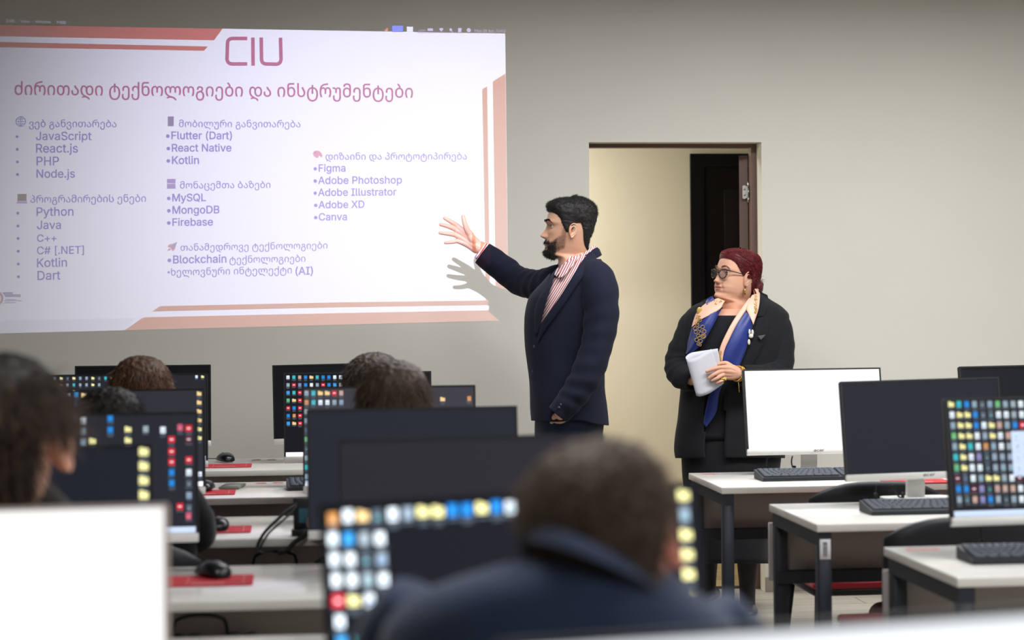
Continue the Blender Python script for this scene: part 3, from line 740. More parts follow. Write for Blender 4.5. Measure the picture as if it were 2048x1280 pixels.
IC6 += col_icons(1372, 994, 39.5, 'YLYYYYYW')
make_monitor('large blurred monitor full of round icon blobs in front of the seated man', GM, 639, 1004, 1405, 966, 2.80, (33, 36, 46), icons=IC6, icon=(.0165, .0175), boost=1.9)
make_monitor('blurred bright screen along the bottom right edge, nearest the viewer', GM, 990, 1276, 2277, 1216, 1.68, (246, 251, 255), logo=False)
MON['A'] = make_monitor('bright white screen on the desk in front of the red-haired woman', GM, 1483.5, 738.5, 1764.5, 735.3, 7.65, (255, 255, 255), tilt=11)
make_monitor('switched-off black monitor at the far right edge behind the others', GM, 1914, 732.6, 2194, 727, 7.68, (0, 0, 0), off=True, tilt=9)
MON['B'] = make_monitor('monitor with a plain dark navy screen and white chin, middle of the right block', GM, 1676, 762.5, 2003, 754, 6.58, (27, 32, 44), tilt=9)
IC = ['YTBLdLgLGWW', 'WYYBddWWGWL', 'LYYBWYNGBRW', 'gYYWLYWNW W', 'LYTWoLWGW W', 'TYWVtLLLW W', 'gYWWtLLLWWL', 'mdWLYYGWmmN', 'BBmVtNNNWPL', 'LdNVBGtGWWL']
MON['C'] = make_monitor('monitor packed with rows of small icons and an open white window', GM, 1882, 795.5, 2300, 787.5, 5.16, (16, 18, 27), tilt=8, white_strip='S', icon=(.0155, .0165),
             icons=grid_icons(1895.5, 807.5, 15.9, 21.0, IC, .5) + [(2014, 862, 'S', 100, 90, 1)] + [(2024, 888 + 23 * i, 'd', 6, 9, 1) for i in range(3)] + [(2038, 884 + 23 * i, 'L', 9, 9, 1) for i in range(3)])
# ================================================================== keyboards, mice, mats, small things on the desks
def make_keyboard(name):
    t = empty(name)
    b = MB(); w, d = .44, .135
    b.rings([[(-w / 2, -d / 2, .001), (w / 2, -d / 2, .001), (w / 2, -d / 2, .013), (-w / 2, -d / 2, .013)], [(-w / 2, d / 2, .001), (w / 2, d / 2, .001), (w / 2, d / 2, .034), (-w / 2, d / 2, .034)]], 0, False)
    b.build('body', M_dark, t)
    k = MB(); rows = [(0, 14), (.02, 15), (.039, 14), (.058, 13), (.077, 12), (.096, 9)]
    for (dy, n) in rows:
        y = d / 2 - .018 - dy; z = .0345 - (dy + .018) / d * .021
        pitch = .285 / n
        for i in range(n): k.box((-w / 2 + .008 + i * pitch + .001, y - .0075, z - .003), (-w / 2 + .008 + (i + 1) * pitch - .001, y + .0075, z + .006), 0, bev=.0015, seg=1)
        for i in range(3): k.box((-w / 2 + .302 + i * .0185, y - .0075, z - .003), (-w / 2 + .302 + i * .0185 + .0165, y + .0075, z + .006), 0, bev=.0015, seg=1)
        for i in range(4): k.box((-w / 2 + .361 + i * .0185, y - .0075, z - .003), (-w / 2 + .361 + i * .0185 + .0165, y + .0075, z + .006), 0, bev=.0015, seg=1)
    k.build('keys', mat('key_plastic', (82, 88, 98), .5), t)
    return t
def make_mouse(name):
    t = empty(name)
    R = []
    for (y, hw, h) in ((-.058, .004, .008), (-.056, .018, .018), (-.048, .026, .028), (-.030, .0305, .036), (-.008, .0315, .0385), (.015, .0305, .036), (.035, .029, .029), (.050, .026, .021), (.057, .018, .013), (.059, .004, .007)):
        R.append([(hw * math.copysign(abs(math.cos(a)) ** .7, math.cos(a)), y, max(.001, h * .32 + h * .68 * math.sin(a)) if math.sin(a) > 0 else max(.001, h * .32 * (1 + math.sin(a)))) for a in [2 * PI * i / 20 for i in range(20)]])
    MB().rings(R).build('shell', mat('mouse_black', (16, 17, 20), .30, spec=.5), t)
    w = MB(); w.tube([(-.004, .032, .027), (.004, .032, .027)], .009, 14); w.build('wheel', M_dark, t)
    MB().tube([(0, .058, .008), (.004, .09, .006), (-.012, .13, .003), (-.05, .17, .003), (-.11, .20, .003)], .0017, 6, sub=5).build('cord', M_cable, t)
    return t
def make_mat(name):
    t = empty(name)
    pl = []
    for (cx, cy, a0) in ((.105, .075, 0), (-.105, .075, 90), (-.105, -.075, 180), (.105, -.075, 270)):
        pl += [(cx + .012 * math.cos(math.radians(a0 + 15 * i)), cy + .012 * math.sin(math.radians(a0 + 15 * i))) for i in range(7)]
    MB().prism(pl, .0002, .003).build('pad', M_red, t)
    pr = MB(); z = .0034
    for (x0, y0, x1, y1) in ((-.105, -.075, .105, -.0735), (-.105, .0735, .105, .075), (.0935, -.075, .095, .075), (-.095, -.075, -.0935, .075), (-.04, -.072, -.0385, .06)):
        pr.box((x0, y0, .003), (x1, y1, z))
    pr.box((-.03, -.060, .003), (.05, -.048, z))
    pr.build('print', mat('white_print', (214, 150, 150), .7), t)
    return t
GK, GMo, GMa = 'black keyboards on the desks', 'black computer mice', 'red mouse mats'
kb = make_keyboard('keyboard'); ms = make_mouse('mouse'); mt = make_mat('mouse_mat')
used_ = set()
def place(proto, px, py, label, cat, group, rz=0.0, z=DESK_Z):
    o = proto if proto.name not in used_ else copy_tree(proto)
    used_.add(proto.name)
    p = at_z(px, py, z); o.location = (p.x, p.y, z + .0005); o.rotation_euler = (0, 0, math.radians(rz)); tag(o, label, cat, group); return o
def place_xyz(proto, loc, label, cat, group, rz=0.0):
    o = proto if proto.name not in used_ else copy_tree(proto); used_.add(proto.name)
    o.location = loc; o.rotation_euler = (0, 0, math.radians(rz)); tag(o, label, cat, group); return o
place(kb, 1633, 958, 'black keyboard in front of the bright white screen', 'keyboard', GK, 1)
place(kb, 1868, 1024, 'black keyboard under the plain dark navy screen', 'keyboard', GK, 0)
place(kb, 2098, 1120, 'black keyboard under the icon-packed monitor, cut by the right edge', 'keyboard', GK, -1)
place(kb, 697, 976, 'black keyboard end showing beside the lanyard strap', 'keyboard', GK, 3)
place(mt, 446, 932.5, 'red mouse mat on the desk nearest the projection wall', 'mouse mat', GMa, 0)
place(mt, 404, 986.5, 'red mouse mat beside the flat phone', 'mouse mat', GMa, 0)
place(mt, 423, 1061, 'red mouse mat on the desk with the lanyard strap', 'mouse mat', GMa, 0)
place(mt, 409, 1163, 'red mouse mat on the glossy front desk, nearest the viewer', 'mouse mat', GMa, 0)
place(mt, 1830, 963, 'red mouse mat peeking out behind the plain navy screen', 'mouse mat', GMa, 0)
place(ms, 451, 923, 'black mouse nearest the projection wall', 'mouse', GMo, 20, DESK_Z + .003)
place(ms, 411, 981, 'black mouse beside the flat phone, half hidden by a monitor', 'mouse', GMo, -8, DESK_Z + .003)
place(ms, 437, 1059, 'black mouse on the desk with the lanyard strap', 'mouse', GMo, 4, DESK_Z + .003)
place(ms, 426, 1153, 'black mouse nearest the viewer on the glossy front desk', 'mouse', GMo, 30, DESK_Z + .003)
p = at_z(465, 975, DESK_Z)
ph = thing('phone', 'flat grey-green phone lying beside a mouse', 'phone', (p.x, p.y, DESK_Z + .0005), math.radians(-8))
MB().box((-.038, -.075, 0), (.038, .075, .009), bev=.004).build('case', mat('phone_case', (112, 112, 98), .5), ph)
MB().box((-.034, -.071, .0088), (.034, .071, .0096), bev=.0004, seg=1).build('screen', mat('phone_glass', (96, 98, 92), .2), ph)
# lanyard: strap looping off the desk's front edge, with a card holder
dk = DESKS['L2']
def q3(px, py, y): return at_y(px, py, y)
yf = dk.location.y - .618
ly = thing('lanyard', 'black lanyard strap hanging over a desk front with a blue card holder', 'lanyard', tuple(q3(600, 1045, yf + .1)))
L0 = Vector(ly.location)
strap = MB(); M_strap = mat('strap_black', (30, 31, 35), .7, bump=.1, bscale=300)
P1 = [(594, 1000, yf + .12), (590, 1012, yf + .08), (572, 1024, yf + .03), (552, 1042, yf - .005), (530, 1064, yf - .012), (517, 1086, yf - .016), (516, 1099, yf - .02), (527, 1106, yf - .03), (545, 1104, yf - .03)]
P2 = [(598, 1004, yf + .12), (586, 1022, yf + .06), (560, 1046, yf - .002), (538, 1066, yf - .014), (524, 1088, yf - .018), (519, 1101, yf - .02)]
P3 = [(600, 1062, yf + .03), (612, 1068, yf - .004), (590, 1084, yf - .012), (575, 1099, yf - .02), (556, 1105, yf - .03)]
for P in (P1, P2, P3): strap.tube([q3(*p) - L0 for p in P], .0075, 8, flat=.25, sub=5, up=(0, -1, .2))
strap.build('strap', M_strap, ly)
h0 = q3(602, 1035, yf + .1) - L0
h0.z = max(h0.z, DESK_Z + .064 - L0.z)
ch = MB(); ch.box((h0.x - .022, h0.y - .006, h0.z - .048), (h0.x + .03, h0.y + .006, h0.z + .042), bev=.003); cho = ch.build('card_holder', M_dark, ly)
cc = MB(); cc.box((h0.x - .006, h0.y - .008, h0.z - .030), (h0.x + .026, h0.y - .0055, h0.z + .012)); cc.build('card', mat('teal_card', (62, 110, 128), .4), cho, label='teal card in the holder')
MB().box((h0.x - .028, h0.y - .05, h0.z - .062), (h0.x + .03, h0.y + .0, h0.z - .046), bev=.003).build('clip', M_blackp, ly)
# ================================================================== chairs
M_seat = mat('red_seat_fabric', (168, 30, 44), .85, sheen=.3, bump=.1, bscale=250)
M_leather = mat('black_leatherette', (30, 32, 37), .48, bump=.05, bscale=160)
def make_chair(name):
    """four-legged padded chair; faces +y, origin on the floor under the seat"""
    t = empty(name)
    se = MB(); se.box((-.23, -.22, .418), (.23, .23, .445), bev=.012, seg=4); se.build('seat', M_seat, t)
    sh = MB(); sh.box((-.225, -.215, .395), (.225, .225, .419), bev=.005, seg=1); sh.build('seat_shell', M_blackp, t)
    bk = MB(); R = []
    for i in range(13):
        u = -1 + 2 * i / 12; x = .235 * u
        zt = .785 - .06 * abs(u) ** 3.2; zb = .50 + .03 * abs(u) ** 2; y = -.222 + .045 * u * u
        hh = .022 if abs(u) < .99 else .008
        sec = []
        for k in range(16):
            a = 2 * PI * k / 16
            sec.append((x, y + hh * math.cos(a) - .07 * ((zt + zb) / 2 + (zt - zb) / 2 * math.copysign(abs(math.sin(a)) ** .35, math.sin(a)) - .5), (zt + zb) / 2 + (zt - zb) / 2 * math.copysign(abs(math.sin(a)) ** .35, math.sin(a))))
        R.append(sec)
    bk.rings(R); bk.build('backrest', M_leather, t)
    for sx in (-1, 1):
        MB().tube([(sx * .20, .19, .41), (sx * .235, .235, 0.0)], [.016, .011], 10).build('leg', M_black_metal, t)
        MB().tube([(sx * .20, -.19, .41), (sx * .235, -.27, 0.0)], [.016, .011], 10).build('leg', M_black_metal, t)
        MB().tube([(sx * .20, -.19, .41), (sx * .205, -.222, .50), (sx * .20, -.240, .66)], .011, 8, sub=4).build('back_support', M_black_metal, t)
    return t
GC = 'padded chairs with red seats and black backs'
chr_ = make_chair('chair')
def chair(x, y, rz, label): return place_xyz(chr_, (x, y, 0), label, 'chair', GC, rz)
p = at(1765, 977, 6.72); chair(p.x, p.y + .27, 0, 'black-backed chair pulled up to the desk nearest the doorway')
p = at(1932, 1039, 5.62); chair(p.x, p.y + .27, 4, 'black-backed chair behind the icon-packed monitor')
# red bag on the floor under the desks and loose cables
p = at(1772, 1240, 6.95)
bag = thing('bag', 'small red bag with a black pocket on the floor under a desk', 'bag', (p.x, p.y, 0))
b = MB(); b.box((-.05, -.09, 0), (.28, .09, .34), bev=.05, seg=5); b.build('body', M_seat, bag)
b = MB(); b.ball((-.05, -.06, .16), .11, n=12, sc=(.9, .7, 1.4)); b.build('pocket', M_blackp, bag)
p = at(1690, 1215, 7.2)
cbl = MB()
cbl.tube([(1.82, 7.35, .0045), (2.0, 7.25, .004), (2.2, 7.28, .004), (2.5, 7.1, .004), (2.9, 7.2, .004)], .004, 6, sub=6)
co = cbl.build('floor_cable', M_cable, None); tag(co, 'black cable snaking over the floor under the desks', 'cable', 'floor cables')
# monitor leads dropping behind the right-hand screens
for key, pts in (('A', [(1527, 962), (1530, 940), (1535, 912)]), ('A', [(1588, 945), (1583, 925), (1585, 912)]), ('B', [(1750, 1000), (1751, 985), (1752, 970)]), ('B', [(1805, 1016), (1795, 990), (1786, 970)]), ('C', [(1962, 1096), (1963, 1075), (1961, 1052)])):
    mo = MON[key]; mb = MB(); pp = [at_y(x, y, mo.location.y + (.03 if key == 'C' else .014)) - Vector(mo.location) for x, y in pts]
    for p_ in pp: p_.z = max(p_.z, .004)
    mb.tube(pp, .0028, 6, sub=4); mb.tube([pp[0], pp[0] + Vector((.003, 0, .022))], .006, 8); mb.build('lead', M_cable, mo)
# ================================================================== people: tools
def curve1(xs, ys):
    xs = np.array(xs, float); ys = np.array(ys, float); o = np.argsort(xs); xs, ys = xs[o], ys[o]
    h = np.diff(xs); d = np.diff(ys) / h; m = np.zeros_like(ys); m[0], m[-1] = d[0], d[-1]
    for i in range(1, len(xs) - 1): m[i] = 0 if d[i - 1] * d[i] <= 0 else 2 * d[i - 1] * d[i] / (d[i - 1] + d[i])
    def f(q):
        q = np.clip(np.asarray(q, float), xs[0], xs[-1]); i = np.clip(np.searchsorted(xs, q) - 1, 0, len(xs) - 2)
        t = (q - xs[i]) / h[i]
        return (2 * t ** 3 - 3 * t * t + 1) * ys[i] + (t ** 3 - 2 * t * t + t) * h[i] * m[i] + (-2 * t ** 3 + 3 * t * t) * ys[i + 1] + (t ** 3 - t * t) * h[i] * m[i + 1]
    return f
def G(x, s): return np.exp(-(x / s) ** 2 / 2)
def sg_(x): return np.clip(.5 + .5 * x, 0, 1)
# head: forward is -y, up is z, z = 0 at the eyes, y = 0 at the ears
FRONT = ([.1175, .112, .102, .088, .068, .048, .030, .018, .004, -.015, -.035, -.052, -.062, -.072, -.082, -.092, -.104, -.113, -.119, -.123, -.128, -.140, -.165, -.20, -.24],
         [.000, .030, .052, .070, .083, .090, .0935, .0955, .089, .0865, .0865, .089, .0915, .0905, .0895, .0855, .0885, .085, .074, .055, .038, .030, .030, .036, .045])
BACK = ([.1175, .112, .102, .085, .060, .030, .005, -.025, -.050, -.075, -.105, -.14, -.18, -.24],
        [.000, -.040, -.064, -.084, -.0985, -.104, -.1025, -.094, -.080, -.068, -.064, -.067, -.074, -.085])
WIDTH = ([.1175, .113, .105, .092, .075, .050, .020, -.005, -.030, -.055, -.075, -.095, -.110, -.120, -.130, -.150, -.18, -.24],
         [.000, .026, .044, .059, .069, .0755, .0775, .0755, .0715, .0665, .0610, .0530, .0480, .0500, .0530, .0550, .0570, .0640])
def head_grid(p):
    """rows of points of a head; p: per-person changes"""
    k = p.get('fat', 0.0)
    ff, bb, ww = curve1(*FRONT), curve1(*BACK), curve1(*WIDTH)
    zs = np.concatenate([np.linspace(.1174, .09, 16, endpoint=False), np.linspace(.09, .035, 18, endpoint=False), np.linspace(.035, -.128, 100, endpoint=False), np.linspace(-.128, -.235, 22)])
    nf = 76
    t = np.linspace(-1, 1, nf); thf = np.sign(t) * (np.abs(t) ** 1.15) * (PI / 2) * .98
    thb = np.linspace(PI / 2, 3 * PI / 2, 82)[1:-1]
    th = np.concatenate([thf, thb])
    Z, TH = np.meshgrid(zs, th, indexing='ij')
    low = np.clip((-Z - .02) / .09, 0, 1)
    fr, bk, wd = ff(Z), bb(Z), ww(Z)
    jaw = G(Z + .092, .026)
    wd = wd + k * (.010 * jaw + .006 * G(Z + .05, .03) + .010 * np.clip((-Z - .10) / .03, 0, 1))
    fr = fr + k * (.017 * G(Z + .134, .014) + .014 * np.clip((-Z - .125) / .02, 0, 1))
    bk = bk - (k * .01 + p.get('nape', 0)) * np.clip((-Z - .03) / .06, 0, 1)
    wd = wd + p.get('nape', 0) * .22 * np.clip((-Z - .07) / .10, 0, 1)
    mid = -.012 + .012 * low
    c, s = np.cos(TH), np.sin(TH)
    ex = np.where(c > 0, .86 + .06 * low, .96)
    X = wd * np.sign(s) * np.abs(s) ** (.92)
    Fw = np.where(c > 0, mid + (fr - mid) * np.abs(c) ** ex, mid - (mid - bk) * np.abs(c) ** ex)
    front = np.clip(c * 1.6, 0, 1)
    ax = np.abs(X)
    ns = p.get('nose', 1.0)
    hn = curve1([.012, .004, -.010, -.024, -.034, -.040, -.046, -.051, -.056], [0, .003, .0085, .0165, .0230, .0255, .0225, .0110, 0])(Z) * ns
    hn = np.where((Z > .012) | (Z < -.056), 0, hn)
    sg = curve1([.012, -.010, -.030, -.042, -.056], [.0058, .0060, .0085, .0100, .0085])(Z)
    D = hn * G(ax, sg)
    D += .0095 * G(ax - .0125, .0048) * G(Z + .0435, .0055) * ns
    D += -.0080 * G(ax - .031, .0125) * G(Z - .001, .0095)
    D += -.0040 * G(ax - .018, .006) * G(Z - .004, .010)
    D += .0042 * G(ax - .028, .017) * G(Z - .021, .0060) * p.get('brow', 1.0)
    D += .0045 * G(ax - .047, .016) * G(Z + .026, .014)
    D += .0035 * k * G(ax - .040, .02) * G(Z + .055, .018)
    lip = p.get('lips', 1.0)
    D += lip * (.0036 * G(ax, .016) * G(Z + .0655, .0034) + .0042 * G(ax, .015) * G(Z + .0775, .0040) - .0042 * G(ax, .021) * G(Z + .0712, .0014))
    D += -.0016 * G(ax, .003) * G(Z + .058, .004)
    D += -.0022 * G(ax - .027, .005) * G(Z + .072, .008) * (1 + k)
    D += -.0015 * G(ax - (.020 + (-.045 - Z) * .30), .0035) * G(Z + .055, .013) * (1 + 1.2 * k)
    D += .0040 * G(ax, .013) * G(Z + .106, .009) * p.get('chin', 1.0)
    Fw = Fw + D * front
    return X, -Fw, Z, TH
def grid_faces(nr, nc):
    return [(i * nc + j, (i + 1) * nc + j, (i + 1) * nc + (j + 1) % nc, i * nc + (j + 1) % nc) for i in range(nr - 1) for j in range(nc)]
def ear_mesh(side, p):
    V, Fc = [], []; nr, na = 12, 30; es = p.get('ear', 1.0)
    for i in range(nr + 3):
        for j in range(na):
            a = 2 * PI * j / na; r = min(1.0, i / (nr - 1))
            ex = (.0175 + .0045 * math.sin(a)) * math.cos(a); ez = .0315 * math.sin(a) + .002
            if math.sin(a) < -.5: ex *= .82
            h = .0035 - .0105 * math.exp(-(r / .38) ** 2) + .0040 * math.exp(-((r - .60) / .10) ** 2) * (1 if math.sin(a) > -.6 else .2) - .0020 * math.exp(-((r - .78) / .07) ** 2) + .0052 * math.exp(-((r - .94) / .08) ** 2) * (0.35 if math.cos(a) < -.75 else 1)
            q = 1.0
            if i >= nr: q, h = [(.985, -.001), (.86, -.007), (.55, -.014)][i - nr]
            V.append((ex * r * q * es, ez * r * q * es, h * es))
    Fc = grid_faces(nr + 3, na)
    out = []
    R = Matrix.Rotation(side * math.radians(24), 3, 'Z') @ Matrix.Rotation(math.radians(-10), 3, 'X')
    for (f, z, h) in V:                                  # f: towards the back, z: up, h: outwards
        v = R @ Vector((side * h, f, z)); out.append((side * (.0765 + p.get('ear_out', 0)) + v.x, .008 + v.y, -.014 + v.z))
    return out, Fc
def make_head(mb, M, p, slots):
    """head with neck, ears, eyes and lids into mb; slots: skin, lips, eye white, iris, stubble. Returns grids (world) for hair"""
    X, Y, Z, TH = head_grid(p); nr, nc = X.shape
    P = np.stack([X, Y, Z], -1); W = P.reshape(-1, 3)
    V = [M @ Vector(v) for v in W]
    fs = grid_faces(nr, nc); top = [tuple(range(nc - 1, -1, -1))]
    b = len(mb.v)
    mb.v.extend(tuple(v) for v in V)
    thq = np.abs(((TH + PI) % (2 * PI)) - PI); ax_ = np.abs(X)
    lipw = sg_((.0105 * np.sqrt(np.clip(1 - (ax_ / .0245) ** 2, 0, 1)) - np.abs(Z + .0715)) / .0015) * (ax_ < .026) * (Y < -.06)
    bw = p['beard'](thq, Z, ax_) * (Y < .03) if p.get('beard') is not None else np.zeros(Z.shape)
    mb.paint = (b, lipw.reshape(-1), bw.reshape(-1))
    cz = (Z[:-1] + Z[1:]) / 2; cx = np.abs((X[:-1] + np.roll(X[:-1], -1, 1)) / 2); fy = Y[:-1]
    beard = p.get('beard')
    thc = np.abs(((TH + PI) % (2 * PI)) - PI)
    for n, f in enumerate(fs):
        i, j = divmod(n, nc); m = slots['skin']
        z, x = cz[i, j], cx[i, j]
        mb.f.append(tuple(b + k for k in f)); mb.m.append(m); mb.sm.append(True)
    mb.f.append(tuple(b + k for k in top[0])); mb.m.append(slots['skin']); mb.sm.append(True)
    for s in (-1, 1):
        v, f = ear_mesh(s, p); mb.add(v, f, slots['skin'], True, M)
        ec = Vector((s * .0315, -.0690 - p.get('eye_out', 0), .0005)); r = .0122
        lk = p.get('look', (0, 0))                     # gaze: x, z
        g = Vector((lk[0], -1, lk[1])).normalized(); q = Vector((0, -1, 0)).rotation_difference(g).to_matrix().to_4x4()
        n1, n2 = 14, 24; Vv, Ff, Mm = [], [], []
        for i in range(n1 + 1):
            a = PI * i / n1 * .62
            for j in range(n2): Vv.append((ec + (q @ Vector((r * math.sin(a) * math.cos(2 * PI * j / n2), -r * math.cos(a), r * math.sin(a) * math.sin(2 * PI * j / n2))))))
        ff_ = grid_faces(n1 + 1, n2); bb_ = len(mb.v); mb.v.extend(tuple(M @ v) for v in Vv)
        for n, f in enumerate(ff_):
            i = n // n2; mb.f.append(tuple(bb_ + k for k in f)); mb.m.append(slots['pupil'] if i < 2 else slots['iris'] if i < 5 else slots['white']); mb.sm.append(True)
        op = p.get('eye_open', 1.0)
        for up in (1, -1):
            Vv = []; n1, n2 = 9, 20; rl = r + .0011
            for i in range(n1 + 1):
                for j in range(n2 + 1):
                    az = math.radians(-72 + 144 * j / n2); e0 = math.radians((21 if up > 0 else -17) * op) * max(0.0, math.cos(az * 1.22)) ** .8 + math.radians(2 - 3 * s * az * .3)
                    e1 = math.radians(72 * up); el = e0 + (e1 - e0) * (i / n1) ** 1.2
                    rr = rl + .0010 * math.sin(PI * min(1, i / 3)) * (up > 0) - .0008 * (i == 0)
                    Vv.append(ec + Vector((rr * math.cos(el) * math.sin(az), -rr * math.cos(el) * math.cos(az), rr * math.sin(el))))
            mb.add(Vv, [(i * (n2 + 1) + j, i * (n2 + 1) + j + 1, (i + 1) * (n2 + 1) + j + 1, (i + 1) * (n2 + 1) + j) for i in range(n1) for j in range(n2)], slots['skin'], True, M)
            if up > 0:
                mb.tube([M @ (v + Vector((0, -.0006, -.0002))) for v in Vv[1:n2]], [.0003] + [.0009] * (n2 - 3) + [.0003], 6, slots['lash'])
    return P, TH
def head_normals(P):
    du = np.roll(P, -1, 1) - np.roll(P, 1, 1); dv = np.gradient(P, axis=0)
    n = np.cross(du, dv); n /= np.maximum(np.linalg.norm(n, axis=-1, keepdims=True), 1e-9)
    c = P.copy(); c[..., 2] -= .0; s = np.sign((n * (P - np.array([0, .01, 0]))).sum(-1, keepdims=True)); s[s == 0] = 1
    return n * s
def scalp_line(p):
    """height of the hair line over the angle from the face's middle"""
    h = p['hairline']
    return curve1([a for a, _ in h], [z for _, z in h])
def hair_cap(P, TH, M, p, mats, parent, name='hair', rough=.0025, seed=1, extra=None):
    """a cap of hair over the scalp, thickness falling to nothing at the hair line"""
    thc = np.abs(((TH + PI) % (2 * PI)) - PI); N = head_normals(P); Z = P[..., 2]
    m = Z - scalp_line(p)(thc)
    rg = np.random.RandomState(seed)
    thick = p['thick'](thc, Z) * np.clip(m / p.get('fade', .022), 0, 1) ** .55
    Q = P + N * thick[..., None]
    if extra is not None: Q = extra(Q, thc, Z, m)
    jit = np.zeros(Z.shape)
    for i in range(Z.shape[0]):
        for j in range(Z.shape[1]):
            q = Vector(Q[i, j]); jit[i, j] = mnoise.noise(q * 70) + .6 * mnoise.noise(q * 190)
    Q = Q + N * (jit * rough * np.clip(m / .02, 0, 1))[..., None]
    nr, nc = Z.shape; mb = MB()
    V = [M @ Vector(v) for v in Q.reshape(-1, 3)]
    keep = m.reshape(-1) > -.004
    fs = [f for f in grid_faces(nr, nc) if all(keep[k] for k in f)] + [tuple(range(nc - 1, -1, -1))]
    mb.add([v - parent.location for v in V], fs, 0, True)
    o = mb.build(name, mats, parent); return o, Q, N, m, thc
def strands(name, roots, dirs, lens, parent, m, radius=.0005, pts=5, curl=.3, grav=0.0, seed=3, paths=None):
    rg = np.random.RandomState(seed)
    if paths is None:
        n = len(roots); roots = np.array(roots); dirs = np.array(dirs); lens = np.array(lens)
        bend = rg.normal(0, curl, (n, 3))
        A = np.zeros((n, pts, 3))
        for k in range(pts):
            t = k / (pts - 1); A[:, k] = roots + dirs * (lens * t)[:, None] + bend * (lens * t * t)[:, None]
            A[:, k, 2] -= grav * lens * t * t
    else: A = np.array(paths); n, pts = A.shape[:2]
    A = A - np.array(parent.location)
    hc = bpy.data.hair_curves.new(name); hc.add_curves([pts] * n)
    hc.attributes['position'].data.foreach_set('vector', A.reshape(-1).astype(np.float32))
    r = hc.attributes.get('radius') or hc.attributes.new('radius', 'FLOAT', 'POINT')
    r.data.foreach_set('value', (np.tile(np.linspace(1, .35, pts), n) * radius).astype(np.float32))
    hc.materials.append(m)
    o = bpy.data.objects.new(name, hc); COL.objects.link(o); o.parent = parent
    return o
def grow(name, Q, N, m, thc, M, parent, mt, n, length, comb, radius=.0006, lift=.45, curl=.25, seed=5, lo=0.001, pts=4, zone=None):
    """short hairs standing on a cap"""
    rg = np.random.RandomState(seed); Z = Q[..., 2]
    ok = (m > lo)
    if zone is not None: ok &= zone
    I, J = np.nonzero(ok); 
    # weight by spacing so hairs spread evenly
    nc = Q.shape[1]
    a = np.linalg.norm(np.roll(Q, -1, 1) - Q, axis=-1) * np.linalg.norm(np.gradient(Q, axis=0), axis=-1)
    w = a[I, J]; w = w / w.sum(); pick = rg.choice(len(I), n, p=w); I, J = I[pick], J[pick]
    I2 = np.clip(I + 1, 0, Q.shape[0] - 1); J2 = (J + 1) % nc; u, v = rg.rand(n, 1), rg.rand(n, 1)
    R0 = Q[I, J] * (1 - u) * (1 - v) + Q[I2, J] * u * (1 - v) + Q[I, J2] * (1 - u) * v + Q[I2, J2] * u * v
    nn = N[I, J]; cd = comb(R0, thc[I, J])
    d = nn * lift + cd * (1 - lift) + rg.normal(0, .16, (n, 3)); d /= np.linalg.norm(d, axis=1, keepdims=True)
    L = length(R0, thc[I, J]) * rg.uniform(.6, 1.25, n)
    R3 = np.array(M.to_3x3()); T3 = np.array(M.translation)
    roots = (R0 - nn * .003) @ R3.T + T3; dirs = d @ R3.T
    return strands(name, roots, dirs, L, parent, mt, radius, pts, curl, .15, seed)
def hair_mat(name, rgb, rough=.45, var=.35):
    return mat(name, rgb, rough, spec=.35, var=var, vscale=90)
SK = {}
def paint_skin(m, lips, stub):
    nt = m.node_tree; b = nt.nodes['Principled BSDF']; src = b.inputs['Base Color'].links[0].from_socket
    for at_, col, k in (('lips', lips, .8), ('beard', stub, .75)):
        an = nt.nodes.new('ShaderNodeAttribute'); an.attribute_name = at_
        mu = nt.nodes.new('ShaderNodeMath'); mu.operation = 'MULTIPLY'; mu.inputs[1].default_value = k
        mx = nt.nodes.new('ShaderNodeMixRGB'); mx.inputs[2].default_value = (*lin(col), 1)
        nt.links.new(an.outputs['Fac'], mu.inputs[0]); nt.links.new(mu.outputs[0], mx.inputs[0]); nt.links.new(src, mx.inputs[1]); src = mx.outputs[0]
    nt.links.new(src, b.inputs['Base Color'])
def build_body(mb, mats, root):
    o = mb.build('body', mats, root); b0, lw, bw = mb.paint
    for nm, w in (('lips', lw), ('beard', bw)):
        v = np.zeros(len(mb.v), np.float32); v[b0:b0 + len(w)] = w
        o.data.attributes.new(nm, 'FLOAT', 'POINT').data.foreach_set('value', v)
    return o
def skin_mats(name, skin, lips, stub=None):
    a = mat('skin_' + name, skin, .48, spec=.4, sss=.25, bump=.06, bscale=320, var=.06, vscale=18)
    paint_skin(a, lips, stub or skin)
    return [a, mat('lips_' + name, lips, .4, sss=.2), mat('eye_white', (222, 218, 212), .2), mat('iris_brown', (58, 38, 26), .15), mat('pupil', (8, 7, 7), .1), mat('stubble_' + name, stub or skin, .6, bump=.5, bscale=700), mat('lash_dark', (28, 22, 20), .6)]
SLOTS = dict(skin=0, lips=1, white=2, iris=3, pupil=4, stubble=5, lash=6)
def head_matrix(pos, fwd_deg, pitch=0, roll=0, scale=1.0):
    """fwd_deg: heading of the face, 0 = towards the camera side (-y), 90 = towards -x ... ; pitch > 0 looks up"""
    return Matrix.Translation(pos) @ Matrix.Rotation(math.radians(-fwd_deg), 4, 'Z') @ Matrix.Rotation(math.radians(-pitch), 4, 'X') @ Matrix.Rotation(math.radians(roll), 4, 'Y') @ Matrix.Scale(scale, 4)
